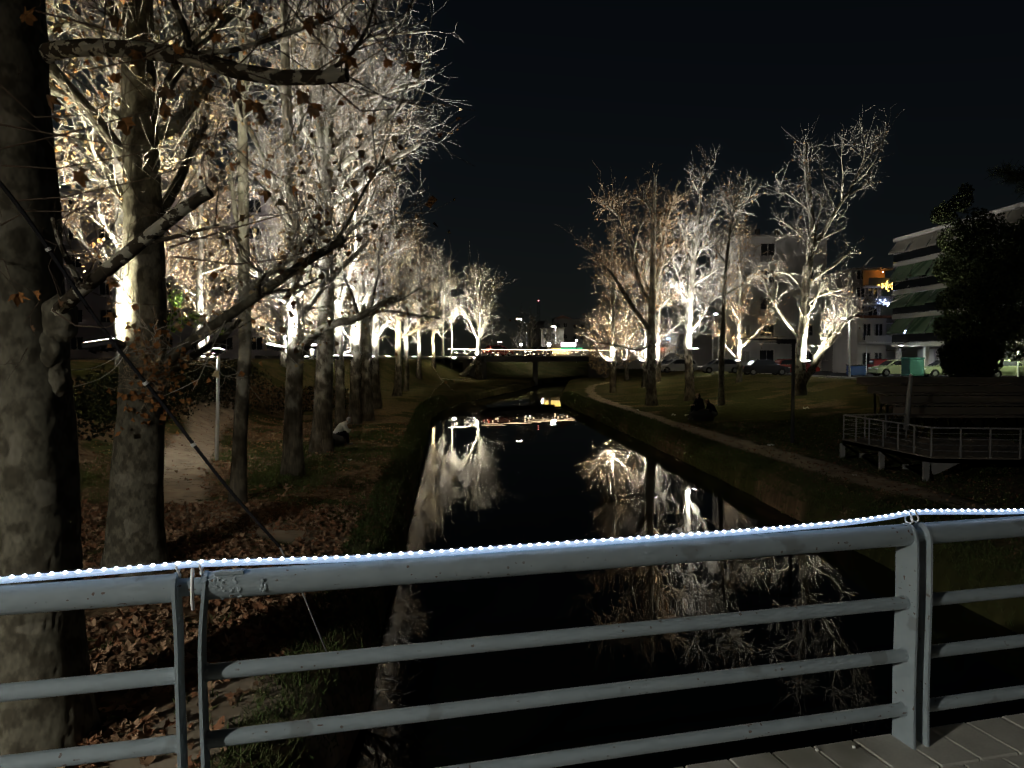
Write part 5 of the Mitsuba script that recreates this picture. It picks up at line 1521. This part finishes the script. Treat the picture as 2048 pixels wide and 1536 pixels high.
for r_ in range(4):
    y_ = 25.5 + r_ * 1.5
    z_ = 1.95 + r_ * .32
    x0_, x1_ = 13.8 + r_ * .25, 26.0
    for j_ in range(3):
        obj('plank', MB().box(((x0_ + x1_) / 2, y_ + j_ * .34, z_), (x1_ - x0_, .30, .06), -.02).mesh(), 'plank', kq)
    obj('riser', MB().box(((x0_ + x1_) / 2, y_ + 1.1, z_ + .12), (x1_ - x0_, .04, .30), -.02).mesh(), 'plank', kq)
    mb = MB()
    xx = x0_ + .2
    while xx < x1_ - 1:
        g_ = float(gz(xx, y_))
        mb.bar([xx, y_, g_ - .1], [xx, y_, z_ - .04], .05, .05).bar([xx + .05, y_, g_], [xx + .55, y_, z_ - .05], .035, .035).bar([xx + 1.05, y_, g_], [xx + .6, y_, z_ - .05], .035, .035)
        xx += 1.15
    obj('truss', mb.mesh(), 'grey_metal', kq)
q_ = gnd(1812, 838, 1.35)
kx = thing('post', 'plain upright post at the back corner of the platform', 'post')
obj('shaft', MB().tube([at(1812, 860, 24.2), at(1818, 790, 24.2), at(1822, 752, 24.2)], [.09, .075, .06], 10).mesh(), 'steel_dull', kx, smooth=40)
obj('cap', MB().add(*ball(at(1822, 750, 24.2), .05, 1)).mesh(), 'tape_white', kx)


# ------------------------------------------------------------------ people
def skeleton(bones, refine=.035, smooth=6):
    """bones: [((x,y,z), r, (x,y,z), r)], joined into one skin."""
    sph = trimesh.creation.icosphere(subdivisions=2, radius=1.0).vertices
    ms = []
    for a, ra, b, rb in bones:
        pts = np.vstack([sph * ra + np.asarray(a, float), sph * rb + np.asarray(b, float)])
        ms.append(m3.Manifold.hull_points(pts))
    m = m3.Manifold.batch_boolean(ms, m3.OpType.Add).refine_to_length(refine)
    g = m.to_mesh()
    t_ = trimesh.Trimesh(np.array(g.vert_properties[:, :3], float), np.array(g.tri_verts))
    trimesh.smoothing.filter_taubin(t_, iterations=smooth)
    return np.array(t_.vertices), np.array(t_.faces)


def seated(label, pos, face, seat, jacket, trousers, scale=1.0, hood=None, lean=.35, group=None):
    """A seated, hunched figure; face = heading of the body."""
    k = thing('person', label, 'person', group)
    c_, s_ = math.cos(face), math.sin(face)

    def W(v):
        v = np.asarray(v, float) * scale
        return np.stack([pos[0] + v[:, 0] * c_ - v[:, 1] * s_, pos[1] + v[:, 0] * s_ + v[:, 1] * c_, pos[2] + v[:, 2]], -1)
    S = seat
    hip, chest, neck = np.array([0, 0, S + .10]), np.array([.10 + lean * .25, 0, S + .42]), np.array([.15 + lean * .45, 0, S + .56])
    hd = np.array([.22 + lean * .6, 0, S + .68])
    J = {}
    for y_, n_ in ((1, 'l'), (-1, 'r')):
        J[n_] = dict(hip=np.array([.02, .10 * y_, S + .09]), knee=np.array([.44, .16 * y_, S + .14 + max(0, .42 - S) * .6]), ank=np.array([.50, .14 * y_, .09]), toe=np.array([.70, .16 * y_, .05]),
                     sho=np.array([chest[0] + .04, .19 * y_, S + .47]), elb=np.array([chest[0] + .16, .26 * y_, S + .22]), wri=np.array([chest[0] + .36, .10 * y_, S + .24]), hand=np.array([chest[0] + .44, .06 * y_, S + .25]))
    body = [(hip, .13, chest, .14), (chest, .11, neck, .055), (neck, .05, hd, .07), (hd, .095, hd + [.02, 0, .05], .095), (hd + [.085, 0, .0], .018, hd + [.10, 0, -.02], .016), (hd + [.03, 0, -.06], .055, hd + [.05, 0, -.07], .05)]
    jk = [(hip + [0, 0, .0], .165, chest, .175), (chest, .165, neck + [-.02, 0, -.02], .10)]
    ts = [(hip, .15, hip + [.03, 0, -.02], .15)]
    sh = []
    for n_ in 'lr':
        j = J[n_]
        y_ = 1 if n_ == 'l' else -1
        body += [(chest, .08, j['sho'], .06), (j['sho'], .055, j['elb'], .042), (j['elb'], .042, j['wri'], .028), (j['wri'], .028, j['hand'], .036), (j['hip'], .085, j['knee'], .06), (j['knee'], .058, j['ank'], .04), (j['ank'], .045, j['toe'], .035)]
        for q_ in range(4):
            b0 = j['hand'] + [.02, (q_ - 1.5) * .017, .012]
            body += [(b0, .010, b0 + [.045 - .004 * abs(q_ - 1.5), 0, -.012], .009), (b0 + [.045, 0, -.012], .009, b0 + [.06, 0, -.040], .008)]
        body += [(j['hand'] + [-.01, -.03 * y_, .01], .011, j['hand'] + [.035, -.045 * y_, .0], .009)]
        jk += [(chest + [0, 0, .02], .12, j['sho'], .085), (j['sho'], .085, j['elb'], .07), (j['elb'], .07, j['wri'], .05)]
        ts += [(j['hip'], .115, j['knee'], .085), (j['knee'], .085, j['ank'], .06)]
        sh.append(skeleton([(j['ank'] + [-.04, 0, -.03], .055, j['toe'], .045)], .03, 2))
    b = skeleton(body, .018, 4)
    obj('body', (W(b[0]), b[1]), 'skin', k, smooth=True)
    b = skeleton(jk)
    obj('jacket', (W(b[0]), b[1]), jacket, k, smooth=True)
    b = skeleton(ts)
    obj('trousers', (W(b[0]), b[1]), trousers, k, smooth=True)
    for b in sh:
        obj('shoe', (W(b[0]), b[1]), 'cloth_grey', k, smooth=True)
    b = skeleton([(hd + [-.02, 0, .035], .108, hd + [-.03, 0, .0], .105), (hd + [-.04, 0, -.02], .09, hd + [-.05, 0, -.08], .07)], .025, 3)
    obj('hood' if hood else 'hair', (W(b[0]), b[1]), hood or 'hair_dark', k, smooth=True)
    return k


pb = gnd(672, 893, 1.0)
pb[2] = float(gz(pb[0], pb[1]))
seated('person in a pale hooded jacket hunched on a dark stone beside the fifth trunk', pb, .75, .40, 'cloth_white', 'cloth_black', .78, hood='cloth_white', lean=.75)
m = trimesh.creation.icosphere(subdivisions=3, radius=1.0)
single('boulder', (m.vertices * [.36, .32, .30] * (1 + .35 * (meshkit.fbm(m.vertices * 1.7, 3, 4) - .5))[:, None] + pb + [-.05, 0, .14], m.faces), 'stone_dark', 'dark stone under the person in the pale jacket', 'boulder', smooth=True)
kh = thing('handbag', 'black bag with a pale ring handle on the ground by the pale-jacketed person', 'bag')
hb = pb + [-.10, -.48, .0]
obj('body', MB().box(hb + [0, 0, .15], (.36, .18, .28), .2, bev=.05).mesh(), 'cloth_black', kh)
obj('handle', MB().tube([hb + [.12 * math.cos(a_), -.06, .32 + .10 * math.sin(a_)] for a_ in np.linspace(0, math.pi, 12)], .018, 6).mesh(), 'tape_white', kh, smooth=True)
pr = gnd(1404, 840, 1.0)
pr[2] = float(gz(pr[0], pr[1]))
seated('dark-clothed person sitting upright on a boulder on the right bank', pr + [0, .1, 0], 3.6, .52, 'cloth_black', 'cloth_black', .95, lean=.05)
single('boulder', (m.vertices * [.62, .5, .42] * (1 + .35 * (meshkit.fbm(m.vertices * 1.5, 3, 7) - .5))[:, None] + pr + [-.05, 0, .15], m.faces), 'stone_dark', 'low dark boulder on the right bank with a person sitting on it', 'boulder', smooth=True)
p2 = pr + [.62, .1, 0]
seated('second dark figure crouching right of the boulder on the right bank', p2, 3.3, .22, 'cloth_black', 'cloth_grey', .95, lean=.3)

# litter: pale scraps of paper on the ground
rq = np.random.default_rng(23)
for (px_, py_, s_, lab) in [(1375, 829, .28, 'larger white paper scrap left of the boulder'), (1387, 829, .2, 'white paper scrap touching the boulder'), (1348, 829, .2, 'white paper scrap far left of the boulder'), (1541, 889, .2, 'white paper scrap on the dark bank below the unlit lamp post'), (1612, 830, .3, 'pale strip of card on the slope by the big double trunk'), (700, 921, .09, 'tiny white scrap in front of the pale-jacketed person'), (1709, 947, .10, 'tiny white scrap on the right bank footpath'), (1275, 819, .16, 'white paper scrap at the far end of the right footpath')]:
    q_ = gnd(px_, py_, 1.08)
    q_ = gp(q_[0], q_[1], .03)
    n_ = 5
    u_, w_ = np.meshgrid(np.linspace(-.5, .5, n_), np.linspace(-.5, .5, n_))
    v_ = np.stack([u_ * s_, w_ * s_ * .7, .12 * s_ * rq.normal(size=u_.shape) + .04], -1).reshape(-1, 3) + q_
    ii, jj = np.meshgrid(np.arange(n_ - 1), np.arange(n_ - 1), indexing='ij')
    f_ = np.stack([ii * n_ + jj, ii * n_ + jj + 1, (ii + 1) * n_ + jj + 1, (ii + 1) * n_ + jj], -1).reshape(-1, 4)
    single('paper_scrap', MB().add(v_, f_).mesh(), 'paper', lab, 'litter', 'paper scraps lying on the banks')
# two white pebbles and a twig on the slabs
for (px_, py_, lab) in [(1634, 1500, 'small white pebble on the paving, left of two'), (1708, 1494, 'small white pebble on the paving, right of two')]:
    q_ = gnd(px_, py_, PAVE + .012)
    single('pebble', (m.vertices * [.008, .007, .0065] + q_, m.faces), 'paper', lab, 'pebble', smooth=True)
single('leaning_trunk', lean.mesh(), 'bark_old', 'bare leaning dead trunk at the left end of the far bridge', 'tree trunk', smooth=40)
